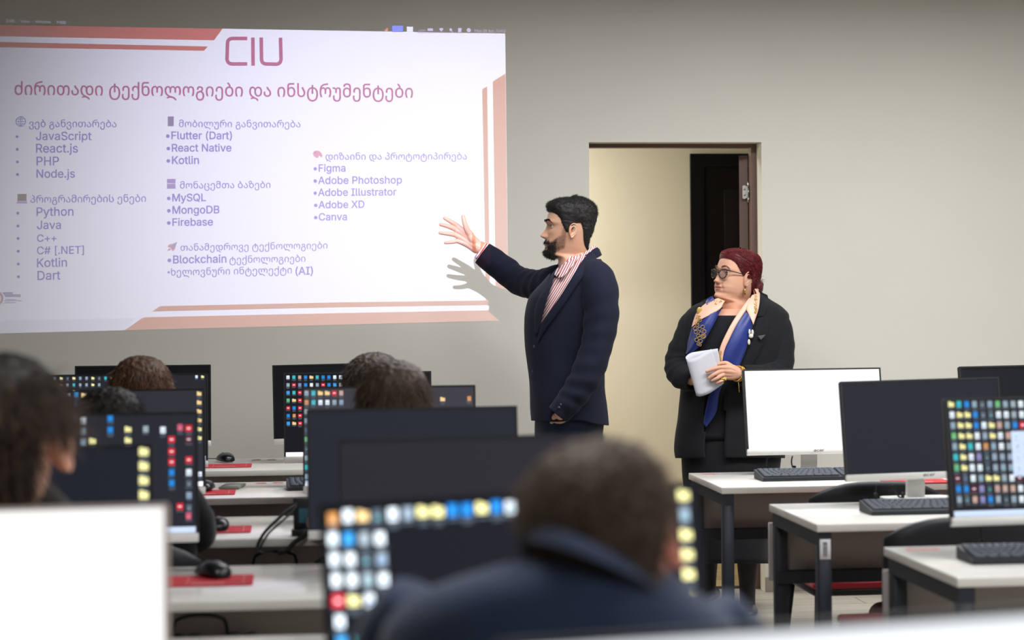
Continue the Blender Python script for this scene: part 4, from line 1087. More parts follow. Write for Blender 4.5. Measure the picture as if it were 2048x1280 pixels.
def brows(mb_parent, P, M, p, mt, name='eyebrows', thick=.004, z0=.021, n=900, seed=8):
    rg = np.random.RandomState(seed); roots, dirs = [], []
    flat = P.reshape(-1, 3)
    R3 = np.array(M.to_3x3()); T3 = np.array(M.translation)
    for s in (-1, 1):
        for _ in range(n // 2):
            t = rg.rand(); x = s * (.013 + .037 * t); z = z0 - .002 + .0075 * math.sin(PI * min(1, t * .80)) - .007 * max(0, t - .7) / .3 + rg.normal(0, thick * .42 * (1 - .55 * t))
            k = np.argmin((flat[:, 0] - x) ** 2 + (flat[:, 2] - z) ** 2 + np.where(flat[:, 1] > 0, 1, 0)); q = flat[k] + np.array([x - flat[k][0], -.0006, z - flat[k][2]])
            roots.append(q @ R3.T + T3); d = np.array([s * (.5 + .5 * t), -.25, .55 * (1 - t) - .15 * t]); d /= np.linalg.norm(d); dirs.append(d @ R3.T)
    return strands(name, roots, dirs, np.full(len(roots), .008) * rg.uniform(.6, 1.2, len(roots)), mb_parent, mt, .0006, 3, .15, 0, seed)
class Torso:
    """a trunk given by its outline levels: (pixel row, left, right, half depth in m); elliptic sections facing the lens"""
    def __init__(s, depth, levels, n=2.3, lean=None):
        s.d = depth; s.n = n; L = sorted(levels); ys = [l[0] for l in L]
        s.y0, s.y1 = ys[0], ys[-1]
        s.fl, s.fr, s.fb = curve1(ys, [l[1] for l in L]), curve1(ys, [l[2] for l in L]), curve1(ys, [l[3] for l in L])
        s.lean = lean or (lambda y: 0.0)
    def pt(s, y, a, grow=0.0):
        xl, xr, b = float(s.fl(y)), float(s.fr(y)), float(s.fb(y)) + grow
        g = grow * F / s.d; cx, hw = (xl + xr) / 2, (xr - xl) / 2 + g; e = 2 / s.n
        ca, sa = math.cos(a), math.sin(a)
        return at(cx + hw * math.copysign(abs(ca) ** e, ca), y, s.d + s.lean(y) + b * math.copysign(abs(sa) ** e, sa))
    def front(s, x, y, lift=0.0):
        xl, xr, b = float(s.fl(y)), float(s.fr(y)), float(s.fb(y)); cx, hw = (xl + xr) / 2, (xr - xl) / 2
        t = min(.985, abs((x - cx) / hw)); return at(x, y, s.d + s.lean(y) - b * (1 - t ** s.n) ** (1 / s.n) - lift)
    def add(s, mb, o, y0=None, y1=None, rows=40, cols=64, mi=0, grow=0.0, skip=None, wr=0.0, cap0=True, cap1=True, hem=None, seed=0):
        y0 = s.y0 if y0 is None else y0; y1 = s.y1 if y1 is None else y1
        V, px = [], []
        for i in range(rows + 1):
            for j in range(cols):
                a = 2 * PI * j / cols; yy1 = y1 + (hem(a) if hem else 0); y = y0 + (yy1 - y0) * i / rows
                q = s.pt(min(y, s.y1), a, grow)
                if y > s.y1: q = q + (s.pt(s.y1, a, grow) - s.pt(s.y1 - 4, a, grow)) * ((y - s.y1) / 4)
                if wr:
                    w = mnoise.noise(Vector((q.x * 7 + seed, q.y * 7, q.z * 4))) + .5 * mnoise.noise(Vector((q.x * 17, q.y * 17 + seed, q.z * 11)))
                    c = s.pt(min(y, s.y1), a + PI, grow); dirv = (q - c); dirv.z = 0; q = q + dirv.normalized() * (w * wr)
                V.append(q - o); px.append((a, y))
        fs = []
        for i in range(rows):
            for j in range(cols):
                f = (i * cols + j, (i + 1) * cols + j, (i + 1) * cols + (j + 1) % cols, i * cols + (j + 1) % cols)
                if skip and skip(px[f[0]][0] + PI / cols, (px[f[0]][1] + px[f[1]][1]) / 2): continue
                fs.append(f)
        if cap0: fs.append(tuple(range(cols)))
        if cap1: fs.append(tuple(range(rows * cols, (rows + 1) * cols)))
        mb.add(V, fs, mi, True); return mb
def strip(mb, tor, A, B, o, lift=.006, mi=0, nu=24, nv=6, bulge=0.0, th=.003, wave=None):
    """a band of cloth lying on a trunk between two edge lines given in pixels; has thickness"""
    pa, _ = smooth_path([Vector((x, y, 0)) for x, y in A], [0] * len(A), 12); pb, _ = smooth_path([Vector((x, y, 0)) for x, y in B], [0] * len(B), 12)
    def samp(P, t): k = t * (len(P) - 1); i = min(int(k), len(P) - 2); return P[i].lerp(P[i + 1], k - i)
    G_ = []
    for i in range(nu + 1):
        for j in range(nv + 1):
            q = samp(pa, i / nu).lerp(samp(pb, i / nu), j / nv); lf = lift + bulge * math.sin(PI * j / nv) + (wave(i / nu, j / nv) if wave else 0)
            G_.append((tor.front(q.x, q.y, lf) - o, tor.front(q.x, q.y, lf - th) - o))
    n = len(G_); c = nv + 1
    V = [g[0] for g in G_] + [g[1] for g in G_]; fs = []
    for i in range(nu):
        for j in range(nv):
            a = i * c + j; fs += [(a, a + 1, a + c + 1, a + c), (n + a, n + a + c, n + a + c + 1, n + a + 1)]
    for i in range(nu):
        for j in (0, nv): a = i * c + j; fs.append((a, a + c, n + a + c, n + a))
    for j in range(nv):
        for i in (0, nu): a = i * c + j; fs.append((a, a + 1, n + a + 1, n + a))
    mb.add(V, fs, mi, True); return mb
def sleeve(mb, pts, rad, o, mi=0, n=26, wr=.004, flat=1.0, seed=0, folds=(), sub=9, cuff=True):
    """a sleeve with soft wrinkles; folds: (path fraction, height) rings of creases"""
    P, R = smooth_path([Vector(p) for p in pts], list(rad), sub)
    rings = []; prev = None; L = len(P) - 1
    for i, p in enumerate(P):
        t = (P[min(i + 1, L)] - P[max(i - 1, 0)]).normalized()
        a = Vector((0, 0, 1)) if prev is None and abs(t.z) < .9 else (prev or Vector((1, 0, 0)))
        a = (a - t * a.dot(t)).normalized(); prev = a; b = t.cross(a); ring = []
        for k in range(n):
            an = 2 * PI * k / n; q = p + a * (R[i] * math.cos(an)) + b * (R[i] * flat * math.sin(an))
            d = (q - p).normalized(); w = mnoise.noise(q * 11 + Vector((seed, 0, 0))) + .6 * mnoise.noise(q * 27 + Vector((0, seed, 0)))
            for (f, h, sp) in folds: w += .55 * h * math.sin((i / L - f) * sp + 2.6 * math.sin(an + seed) + 1.4 * mnoise.noise(q * 9)) * math.exp(-((i / L - f) / .16) ** 2) * (.45 + .9 * abs(mnoise.noise(q * 6 + Vector((seed, 0, 3)))))
            ring.append(q + d * w * wr - o)
        rings.append(ring)
    if cuff:
        P2 = [[(Vector(v) - (P[-1] - o)) * .86 + (P[-1] - o) for v in rings[-1]], [(Vector(v) - (P[-1] - o)) * .84 + (P[-1] - o) - (P[-1] - P[-2]).normalized() * .03 for v in rings[-1]]]
        rings += P2
    mb.rings(rings, mi, True); return mb
def hand_mesh(fingers, palm, forearm, o, voxel=.0019):
    """fingers: lists of (point, radius); palm: lists likewise; all grown together into one skin"""
    b = MB()
    def chain(c, n=12):
        P, R = smooth_path([Vector(p) for p, _ in c], [r for _, r in c], 5)
        b.tube(P, R, n)
        for q in (0, -1): b.ball(P[q], R[q], n=7)
    for c in fingers + palm: chain(c)
    if forearm: chain(forearm, 16)
    V, Pf = remeshed(b, voxel, 3)
    return [Vector(v) - o for v in V], Pf
def fabric(name, rgb, rough=.85, sheen=.25, bump=.12, bscale=500, var=.06): return mat(name, rgb, rough, spec=.25, sheen=sheen, bump=bump, bscale=bscale, var=var, vscale=25)
# ================================================================== the man in the navy jacket
MD = 8.45; MS = F / MD
p0 = at(1140, 900, MD)
man = thing('person', 'standing man in navy blazer and striped shirt pointing at the slide', 'person', (p0.x, p0.y, 0))
o = Vector(man.location)
M_navy = fabric('navy_wool', (22, 26, 44), .9, .04, .10, 420)
M_navy2 = fabric('dark_trousers', (30, 40, 58), .9, .15)
def stripe_mat(name, c1, c2, scale, axis=0, rot=0.0, width=.5):
    m = bpy.data.materials.new(name); m.use_nodes = True; nt = m.node_tree; b = nt.nodes['Principled BSDF']
    tc = nt.nodes.new('ShaderNodeTexCoord'); mp = nt.nodes.new('ShaderNodeMapping'); mp.inputs['Rotation'].default_value = rot if isinstance(rot, tuple) else (0, rot, 0)
    w = nt.nodes.new('ShaderNodeTexWave'); w.wave_type = 'BANDS'; w.bands_direction = 'XYZ'[axis]; w.inputs['Scale'].default_value = scale
    r = nt.nodes.new('ShaderNodeValToRGB'); r.color_ramp.interpolation = 'CONSTANT'
    r.color_ramp.elements[0].color = (*lin(c1), 1); r.color_ramp.elements[1].color = (*lin(c2), 1); r.color_ramp.elements[1].position = width
    nt.links.new(tc.outputs['Object'], mp.inputs[0]); nt.links.new(mp.outputs[0], w.inputs['Vector']); nt.links.new(w.outputs['Fac'], r.inputs['Fac']); nt.links.new(r.outputs['Color'], b.inputs['Base Color'])
    b.inputs['Roughness'].default_value = .8; return m
M_shirt = stripe_mat('red_striped_cotton', (168, 66, 72), (236, 226, 226), 42, 0, math.radians(-32), .42)
M_cuff = stripe_mat('red_striped_cuff', (176, 60, 66), (240, 228, 226), 30, 0, math.radians(-35), .40)
sk = skin_mats('man', (214, 166, 138), (176, 112, 100), (112, 82, 66))
pm = dict(nape=.026, nose=1.08, brow=1.3, chin=1.0, lips=1.0, eye_open=.9, look=(.1, .02), ear=1.02,
          hairline=[(0, .064), (.5, .060), (.85, .050), (1.05, .034), (1.22, -.004), (1.36, -.020), (1.50, -.016), (1.62, .020), (1.85, .024), (2.05, -.010), (2.4, -.062), (2.8, -.088), (3.15, -.092)])
pm['thick'] = lambda th, z: .005 + .013 * np.clip((z - .03) / .05, 0, 1) + .004 * np.clip((z - .01) / .03, 0, 1) * (th > 1.6) + -.004 * np.clip((z - .09) / .03, 0, 1)
def man_beard(th, z, x):
    e = .0045
    zu = -.073 + .042 * np.clip((th - .5) / .7, 0, 1); zl = -.124 + .036 * np.clip((th - .7) / .6, 0, 1)
    jaw = sg_((zu - z) / e) * sg_((z - zl) / e) * sg_((1.36 - th) / .05) * sg_((th - .42) / .06)
    side = sg_((th - 1.15) / .04) * sg_((1.35 - th) / .04) * sg_((-.004 - z) / .008) * sg_((z + .075) / .006)
    mou = sg_((.031 - x) / .004) * sg_((-.0535 - .10 * x - z) / .002) * sg_((z + .0665 + .12 * x) / .002)
    gob = sg_((x - .0215) / .003) * sg_((.034 - x) / .004) * sg_((-.056 - z) / .004) * sg_((z + .110) / .006)
    chin = sg_((.034 - x) / .006) * sg_((-.0955 + .15 * np.maximum(0, x - .01) - z) / .003) * sg_((z + .1235) / .003)
    sp = sg_((.006 - x) / .002) * sg_((-.085 - z) / .003) * sg_((z + .10) / .003)
    return np.maximum.reduce([jaw * .8, side * .65, mou, gob * .9, chin, sp * .8])
pm['beard'] = man_beard
HM = head_matrix(at(1136.5, 456.5, MD), 90, 5, 0, 1.01)
body = MB()
P, TH = make_head(body, HM, pm, SLOTS)
# right hand, open towards the slide, palm to the room (unequal fingers, thumb up)
HD = 8.84
def h(px, py, dz=0.0, r=.008): return (at(px, py, HD + dz), r * (1.2 if r < .0135 else 1.12))
fing = [[h(915, 452, .0, .0092), h(906, 446, -.006, .0086), h(898, 441, -.008, .0078), h(889.5, 436.5, -.004, .0066)],
        [h(912, 459, .0, .0094), h(901, 454.5, -.008, .0088), h(892, 451.5, -.010, .0079), h(881.5, 449, -.006, .0066)],
        [h(911.5, 470, .0, .0090), h(900, 468, -.008, .0083), h(890, 466.8, -.010, .0074), h(880, 465.8, -.006, .0062)],
        [h(915, 482, .0, .0080), h(907, 483.5, -.006, .0073), h(900, 484.6, -.008, .0066), h(890.5, 485.5, -.005, .0056)],
        [h(941, 470, -.012, .0125), h(933.5, 458, -.026, .0105), h(929, 445, -.032, .0088), h(926.3, 433, -.030, .0070)]]
palm = [[h(948, 488, .004, .020), h(930, 466, .0, .0145), h(914, 452.5, .0, .0098)], [h(950, 490, .004, .020), h(930, 471, .002, .0145), h(912, 459.5, .0, .0098)],
        [h(950, 494, .004, .020), h(930, 480, .002, .0140), h(912, 470.5, .0, .0095)], [h(952, 498, .004, .018), h(934, 488, .002, .0130), h(915, 482, .0, .0085)],
        [h(952, 486, .0, .018), h(945, 478, -.010, .0165), h(940, 469, -.013, .0128)]]
fore = [h(944, 486, .004, .0215), h(956, 493, .004, .0245), h(968, 500, .002, .027), h(985, 514, .0, .026), h(1005, 530, .0, .027)]
v, f = hand_mesh(fing, palm, fore, Vector((0, 0, 0))); body.add(v, f, 0, True)
# left hand, down in the trouser pocket (only the wrist shows)
LD = MD - .205
def g(px, py, dz=0.0, r=.008): return (at(px + 4, py - 6, LD + dz + .012), r)
fing = [[g(1108, 858, .055, .009), g(1104, 870, .080, .008), g(1102, 880, .085, .007)], [g(1114, 862, .06, .009), g(1111, 876, .082, .008), g(1109, 888, .088, .007)], [g(1121, 862, .06, .009), g(1119, 876, .082, .008), g(1117, 887, .088, .007)],
        [g(1127, 858, .06, .008), g(1127, 870, .08, .007), g(1126, 878, .085, .006)], [g(1106, 838, .01, .011), g(1101, 848, .045, .010), g(1098, 858, .075, .008)]]
palm = [[g(1113, 834, .012, .017), g(1111, 848, .045, .014), g(1108, 858, .06, .010)], [g(1116, 834, .012, .017), g(1116, 850, .045, .014), g(1114, 862, .065, .010)], [g(1120, 834, .012, .017), g(1121, 850, .045, .014), g(1121, 862, .065, .010)], [g(1122, 834, .012, .016), g(1125, 848, .045, .013), g(1127, 858, .062, .009)]]
v, f = hand_mesh(fing, palm, [g(1117, 836, 0, .022), g(1122, 822, 0, .026), g(1140, 790, -.01, .032)], Vector((0, 0, 0)), .0024); body.add(v, f, 0, True)
# trunk under the clothes
mt = Torso(MD, [(505, 1135, 1190, .06), (530, 1118, 1205, .14), (560, 1092, 1222, .185), (600, 1060, 1222, .19), (640, 1053, 1220, .185), (690, 1054, 1212, .175), (730, 1058, 1206, .17), (770, 1062, 1206, .172), (810, 1064, 1211, .178), (845, 1067, 1214, .182)])
mt.add(body, Vector((0, 0, 0)), 505, 845, 24, 40, 0, -.022)
body.v = [tuple(Vector(q) - o) for q in body.v]
build_body(body, sk, man)
# trousers and shoes
tr = MB(); mh = Torso(MD, [(815, 1074, 1206, .155), (850, 1070, 1208, .165), (868, 1070, 1206, .168), (920, 1074, 1202, .16), (960, 1078, 1200, .15)])
mh.add(tr, o, 815, 955, 16, 48, 0, 0, wr=.004)
fl = {}
for s_, (tx, dd, fx) in enumerate(((1112, -.10, 1106), (1160, .09, 1158))):
    d_ = MD + dd; yk = HOR + (CAM_H - .50) * F / d_; yf_ = HOR + (CAM_H - .07) * F / d_
    sleeve(tr, [at(tx + 4, 890, d_), at(tx + 4, 1000, d_), at(fx + 4, yk, d_), at(fx + 14, (yk + yf_) / 2, d_), at(fx + 20, yf_, d_)], [.070, .092, .074, .064, .060], o, n=24, wr=.006, seed=s_ * 3)
    sh = MB(); c0 = at(fx + 18, yf_, d_); 
    prof = [(.075, .030, .055), (.06, .038, .085), (.02, .040, .09), (-.05, .043, .07), (-.11, .046, .055), (-.16, .043, .045), (-.19, .030, .032), (-.20, .012, .016)]
    R = []
    for (xx, hw, ht) in prof: R.append([(c0.x + xx - o.x, c0.y + hw * math.cos(a) - o.y, max(0.001, ht * (.42 + .58 * math.sin(a))) if math.sin(a) > -.7 else .001) for a in [2 * PI * k / 18 for k in range(18)]])
    sh.rings(R); sh.build('shoe', mat('black_leather', (18, 17, 18), .35), man)
tr.build('trousers', M_navy2, man)
# striped shirt: chest front, standing collar and the cuff at the raised wrist
s_mb = MB(); mt.add(s_mb, o, 512, 800, 30, 48, 0, -.010)
nk = [at(1163, 512, MD), at(1158, 500, MD - .005)]
def collar_ring(cx, cy, rx, rd, tilt, yoff):
    return [at(cx + rx * math.cos(a) , cy + tilt * math.cos(a) + yoff * 0, MD + rd * math.sin(a)) - o for a in [2 * PI * k / 36 for k in range(36)]]
R = [collar_ring(1160, 534, 42, .082, -22, 0), collar_ring(1159, 526, 36, .070, -23, 0), collar_ring(1157, 515, 33.5, .066, -24, 0), collar_ring(1157, 514, 31.5, .063, -24, 0), collar_ring(1158, 524, 31, .062, -23, 0)]
s_mb.rings(R, 0, True, True, False, False)
strip(s_mb, mt, [(1122, 531), (1118, 543), (1117, 556)], [(1164, 506), (1146, 530), (1127, 553)], o, lift=.014, nu=14, nv=6, th=.004)
strip(s_mb, mt, [(1120, 533), (1111, 540), (1108, 549)], [(1124, 535), (1118, 545), (1113, 553)], o, lift=.010, nu=8, nv=4, th=.003)
s_mb.build('shirt', M_shirt, man)
cf = MB(); sleeve(cf, [at(985, 519, 8.838), at(970, 508, 8.842), at(960.5, 500.5, 8.843)], [.044, .043, .0425], o, n=28, wr=.0008, flat=.82)
cf.build('shirt_cuff', M_cuff, man)
# jacket: trunk open in a V, sleeves, collar and lapels
def in_poly(x, y, poly):
    c = False; n = len(poly)
    for i in range(n):
        x1, y1 = poly[i]; x2, y2 = poly[(i + 1) % n]
        if (y1 > y) != (y2 > y) and x < (x2 - x1) * (y - y1) / (y2 - y1) + x1: c = not c
    return c
VOPEN = [(1106, 500), (1186, 500), (1174, 522), (1150, 560), (1128, 595), (1106, 627), (1086, 652), (1080, 646), (1080, 634), (1088, 600), (1097, 572), (1104, 545)]
def skip(a, y):
    if math.sin(a) > 0: return False
    q = mt.pt(y, a); xl, xr = float(mt.fl(y)), float(mt.fr(y)); cx, hw = (xl + xr) / 2, (xr - xl) / 2
    return in_poly(cx + hw * math.copysign(abs(math.cos(a)) ** (2 / mt.n), math.cos(a)), y, VOPEN)
jk = MB(); mt.add(jk, o, 519, 843, 110, 150, 0, .004, skip=skip, wr=.0035, cap0=False, cap1=False, hem=lambda a: 3 + 5 * math.cos(a) - 6 * math.exp(-((a - 4.9) / .35) ** 2))
jm = jk.build('jacket', M_navy, man)
so = jm.modifiers.new('thickness', 'SOLIDIFY'); so.thickness = .004; so.offset = 1
sl = MB()
sleeve(sl, [at(1186, 535, MD - .10), at(1196, 566, MD - .165), at(1203, 625, MD - .185), at(1194, 690, MD - .20), at(1170, 756, MD - .215), at(1140, 800, MD - .215), at(1117, 829, MD - .21)], [.050, .077, .074, .068, .064, .057, .050], o, n=34, wr=.0035, seed=2, folds=((.25, 1.3, 50), (.45, 1.8, 60), (.60, 2.4, 70), (.78, 1.6, 60)))
sl.build('left_sleeve', M_navy, man)
sl = MB()
sleeve(sl, [at(1140, 556, MD + .10), at(1112, 563, MD + .14), at(1078, 570, MD + .24), at(1040, 562, MD + .345), at(1000, 533, MD + .385), at(965, 506.5, MD + .392)], [.062, .070, .066, .063, .060, .0545], o, n=34, wr=.0035, seed=7, folds=((.15, 1.8, 60), (.30, 2.2, 60), (.48, 1.6, 70), (.75, 1.0, 50)))
sl.build('right_sleeve', M_navy, man)
lp = MB()
strip(lp, mt, [(1188, 497), (1166, 519), (1143, 556), (1122, 590), (1100, 622), (1082, 650), (1075, 682)], [(1196, 512), (1184, 530), (1158, 565), (1141, 590), (1116, 626), (1092, 658), (1077, 684)], o, lift=.016, nu=40, nv=6, bulge=.003, th=.004)
strip(lp, mt, [(1118, 531), (1110, 545), (1103, 572), (1094, 600), (1085, 632), (1076, 668)], [(1113, 535), (1098, 556), (1086, 580), (1073, 606), (1068, 632), (1070, 668)], o, lift=.014, nu=30, nv=5, bulge=.003, th=.004)
lp.build('lapel', M_navy, jm)
cl = MB()      # collar standing behind the neck
R = [collar_ring(1160, 536, 44, .088, -26, 0), collar_ring(1160, 524, 39, .076, -26, 0), collar_ring(1159, 519, 35.5, .071, -24.5, 0), collar_ring(1159, 519, 33, .067, -24, 0), collar_ring(1160, 532, 36, .072, -25, 0)]
R = [[r[k % 36] for k in range(-14, 15)] for r in R]
cl.rings(R, 0, True, False); cl.build('collar', M_navy, jm)
bt = MB()
for (x, y) in ((1070, 693), (1067, 742)): bt.ball(mt.front(x, y, .008) - o, .008, n=8, sc=(1, .45, 1))
for (x, y) in ((1118, 815), (1122, 809)): bt.ball(at(x, y, MD - .262) - o, .006, n=6)
bt.build('button', mat('navy_button', (60, 62, 74), .3), jm)
# hair, brows, beard
M_hm = hair_mat('black_hair', (32, 29, 28), .6)
def quiff(Q, th, Z, m):
    w = np.clip(1 - th / 1.15, 0, 1) * np.clip((Z - .058) / .03, 0, 1)
    Q = Q.copy(); Q[..., 1] -= .012 * w; Q[..., 2] -= .006 * w; 
    b = np.clip((th - 1.7) / .8, 0, 1) * np.clip((Z - .04) / .04, 0, 1); Q[..., 1] += .006 * b; Q[..., 2] += .002 * b
    return Q
_, Q, N, mm, thc = hair_cap(P, TH, HM, pm, M_hm, man, 'hair', .003, extra=quiff)
def comb(R, th): d = np.zeros_like(R); d[:, 1] = np.where(th < 1.0, -.8, .25); d[:, 2] = np.where(R[:, 2] > .05, .55, -.7); return d
grow('short_hair', Q, N, mm, thc, HM, man, M_hm, 15000, lambda R, th: np.where(R[:, 2] > .06, .010, .006), comb, .00045, .16)
brows(man, P, HM, pm, M_hm, thick=.0050, n=800)
bwt = man_beard(thc, P[..., 2], np.abs(P[..., 0])) * (P[..., 1] < .03); bz = bwt > .38
def combb(R, th): d = np.zeros_like(R); d[:, 1] = -.35; d[:, 2] = -1; return d
M_bd = hair_mat('beard_hair', (40, 33, 30), .6)
grow('beard', P, head_normals(P), np.where(bz, 1.0, 0.0), thc, HM, man, M_bd, 7000, lambda R, th: np.where(th > .95, .0045, np.where(R[:, 2] < -.085, .013, .009)), combb, .0005, .4)
# ================================================================== the red-haired woman by the doorway
WD = 8.98; WS = F / WD
p0 = at(1470, 1000, WD)
wom = thing('person', 'standing woman with red hair, glasses and a blue and peach scarf, holding folded paper', 'person', (p0.x, p0.y, 0))
o = Vector(wom.location)
Z0 = Vector((0, 0, 0))
M_blk = fabric('black_suiting', (25, 26, 30), .9, .05, .10, 420)
M_top = fabric('black_knit', (22, 23, 28), .9, .1)
M_tight = fabric('dark_tights', (44, 38, 44), .6, .1)
sk = skin_mats('woman', (220, 168, 140), (178, 104, 96))
pw = dict(fat=.75, nose=1.0, brow=.6, chin=1.9, lips=.8, eye_open=.85, look=(.25, .08), ear=1.2, nape=.012,
          hairline=[(0, .068), (.4, .066), (.75, .058), (1.0, .042), (1.2, .018), (1.38, .000), (1.55, .006), (1.75, .014), (1.95, -.030), (2.3, -.060), (2.7, -.075), (3.15, -.080)])
pw['thick'] = lambda th, z: .007 + .007 * np.clip((z - .03) / .05, 0, 1) - .005 * np.clip((z - .09) / .02, 0, 1) + .007 * np.clip((th - 1.5) / .8, 0, 1)
HW = head_matrix(at(1471.5, 551.5, WD), 66, 10, 2, .985)
body = MB(); P, TH = make_head(body, HW, pw, SLOTS)
# her left hand in front of the paper; the right one behind it
HD = 8.70
def h(px, py, dz=0.0, r=.008): return (at(px, py, HD + dz), r)
fing = [[h(1446, 735, -.004, .0098), h(1436, 735.5, -.020, .0094), h(1425, 738.5, -.028, .0088), h(1414, 743, -.026, .0072)],
        [h(1447, 742, -.004, .0098), h(1438, 744, -.020, .0094), h(1428, 749, -.028, .0086), h(1418, 756, -.026, .0072)],
        [h(1449, 749, -.004, .0094), h(1441, 752, -.020, .0090), h(1433, 757, -.026, .0080), h(1424, 761, -.022, .0066)],
        [h(1452, 755, -.002, .0084), h(1446, 760, -.014, .0078), h(1440, 763, -.020, .0068), h(1433, 766, -.018, .0056)],
        [h(1462, 733, .012, .0125), h(1453, 727, .014, .0112), h(1444, 727, .016, .0100), h(1434, 729.5, .016, .0080)]]
palm = [[h(1474, 745, .004, .0205), h(1462, 737, -.004, .0165), h(1446, 735, -.006, .0112)], [h(1474, 746, .004, .0205), h(1461, 743, -.006, .0165), h(1447, 742, -.006, .0112)],
        [h(1474, 748, .004, .0205), h(1461, 749, -.004, .0155), h(1449, 749, -.005, .0106)], [h(1474, 750, .004, .0195), h(1463, 754, -.002, .0140), h(1452, 755, -.003, .0096)], [h(1476, 743, .006, .019), h(1468, 737, .010, .0155), h(1461, 733, .012, .0128)]]
v, f = hand_mesh(fing, palm, [h(1470, 747, .006, .021), h(1480, 748, .012, .027), h(1500, 752, .03, .034)], Z0); body.add(v, f, 0, True)
RD = 8.80
def g(px, py, dz=0.0, r=.008): return (at(px + 11, py - 2, RD + dz), r)
fing = [[g(1397, 742, -.01, .0094), g(1406, 738, -.014, .009), g(1415, 736, -.016, .008), g(1422, 735, -.014, .0068)], [g(1398, 748, -.01, .0094), g(1407, 746, -.014, .009), g(1416, 745, -.016, .008), g(1424, 745, -.014, .0068)],
        [g(1397, 755, -.01, .009), g(1406, 755, -.014, .0085), g(1414, 755, -.016, .0076), g(1421, 756, -.014, .0062)], [g(1396, 761, -.01, .008), g(1403, 762, -.014, .0074), g(1410, 763, -.016, .0066), g(1416, 764, -.014, .0055)],
        [g(1384, 746, -.014, .0115), g(1379.5, 744, -.034, .010), g(1377, 744, -.046, .0085)]]
palm = [[g(1379, 756, .0, .019), g(1388, 748, -.004, .015), g(1397, 742, -.008, .0105)], [g(1379, 757, .0, .019), g(1388, 752, -.004, .015), g(1398, 748, -.008, .0105)], [g(1379, 758, .0, .019), g(1388, 757, -.004, .0145), g(1397, 755, -.008, .010)], [g(1379, 760, .0, .018), g(1388, 761, -.004, .013), g(1396, 761, -.008, .009)], [g(1379, 753, -.002, .017), g(1384, 747, -.012, .012)]]
v, f = hand_mesh(fing, palm, [(at(1391, 756, RD), .021), (at(1385, 760, RD + .01), .024), (at(1374, 757, RD + .05), .026)], Z0, .0024); body.add(v, f, 0, True)
wt = Torso(WD, [(588, 1438, 1520, .085), (602, 1412, 1540, .115), (616, 1386, 1562, .135), (632, 1372, 1574, .15), (655, 1366, 1574, .17), (690, 1364, 1570, .185), (730, 1364, 1566, .19), (770, 1365, 1563, .19), (820, 1362, 1563, .19), (870, 1355, 1566, .195), (900, 1352, 1567, .198), (918, 1355, 1566, .198)], n=2.4)
wt.add(body, Z0, 618, 900, 24, 44, 0, -.03)
for (tx, dd, kx, fx, bx) in ((1500, -.01, 1498, 1495, 1225), (1424, .30, 1420, 1417, 1199)):
    d_ = WD + dd; yk = HOR + (CAM_H - .46) * F / d_; ya_ = HOR + (CAM_H - .10) * F / d_; yf_ = HOR + (CAM_H - .02) * F / d_
    for (A, R) in (([at(tx, 920, d_), at(tx, 1000, d_), at(kx, yk, d_), at(kx, yk + 45, d_ + .02), at(fx, (yk + ya_) / 2 + 20, d_ + .02), at(fx, ya_, d_ + .01), at(fx, yf_, d_)], [.095, .085, .058, .060, .046, .034, .034]),): sleeve(body, A, R, Z0, mi=0, n=24, wr=0, cuff=False)
body.v = [tuple(Vector(q) - o) for q in body.v]
build_body(body, sk, wom)
# tights and shoes
tg = MB(); 
for k_, (tx, dd, kx, fx, bx) in enumerate(((1500, -.01, 1498, 1495, 1225), (1424, .30, 1420, 1417, 1199))):
    d_ = WD + dd; yk = HOR + (CAM_H - .46) * F / d_; ya_ = HOR + (CAM_H - .10) * F / d_; yf_ = HOR + (CAM_H - .025) * F / d_
    sleeve(tg, [at(tx, 1010, d_), at(kx, yk, d_), at(kx, yk + 45, d_ + .02), at(fx, (yk + ya_) / 2 + 20, d_ + .02), at(fx, ya_, d_ + .01), at(fx, yf_, d_)], [.088, .060, .0622, .048, .036, .036], o, n=24, wr=0, cuff=False)
    sh = MB(); c0 = at(fx, yf_, d_); R = []
    a0 = math.radians((-12, -35)[k_])
    for (yy, hw, ht, zb) in ((.075, .022, .055, .0), (.065, .032, .062, 0), (.03, .036, .052, 0), (-.02, .039, .040, .0), (-.08, .045, .034, 0), (-.125, .043, .030, 0), (-.155, .030, .024, 0), (-.168, .010, .012, 0)):
        ring = []
        for kk in range(20):
            a = 2 * PI * kk / 20; x_, y_ = hw * math.cos(a), yy
            ring.append((c0.x - o.x + x_ * math.cos(a0) - y_ * math.sin(a0), c0.y - o.y + x_ * math.sin(a0) + y_ * math.cos(a0), max(.0015, ht * (.45 + .55 * math.sin(a)))))
        R.append(ring)
    sh.rings(R); sh.build('shoe', mat('patent_black', (16, 15, 17), .25, spec=.6), wom)
tg.build('tights', M_tight, wom)
sk_ = MB(); wsk = Torso(WD, [(780, 1372, 1556, .165), (900, 1362, 1563, .19), (960, 1366, 1560, .195), (1040, 1384, 1546, .19), (1090, 1396, 1538, .185), (1127, 1398, 1537, .18)], n=2.3)
wsk.add(sk_, o, 780, 1127, 30, 56, 0, 0, wr=.006); sk_.build('skirt', M_blk, wom)
tp = MB(); wt.add(tp, o, 631, 880, 24, 48, 0, -.008)
tp.build('knit_top', M_top, wom)
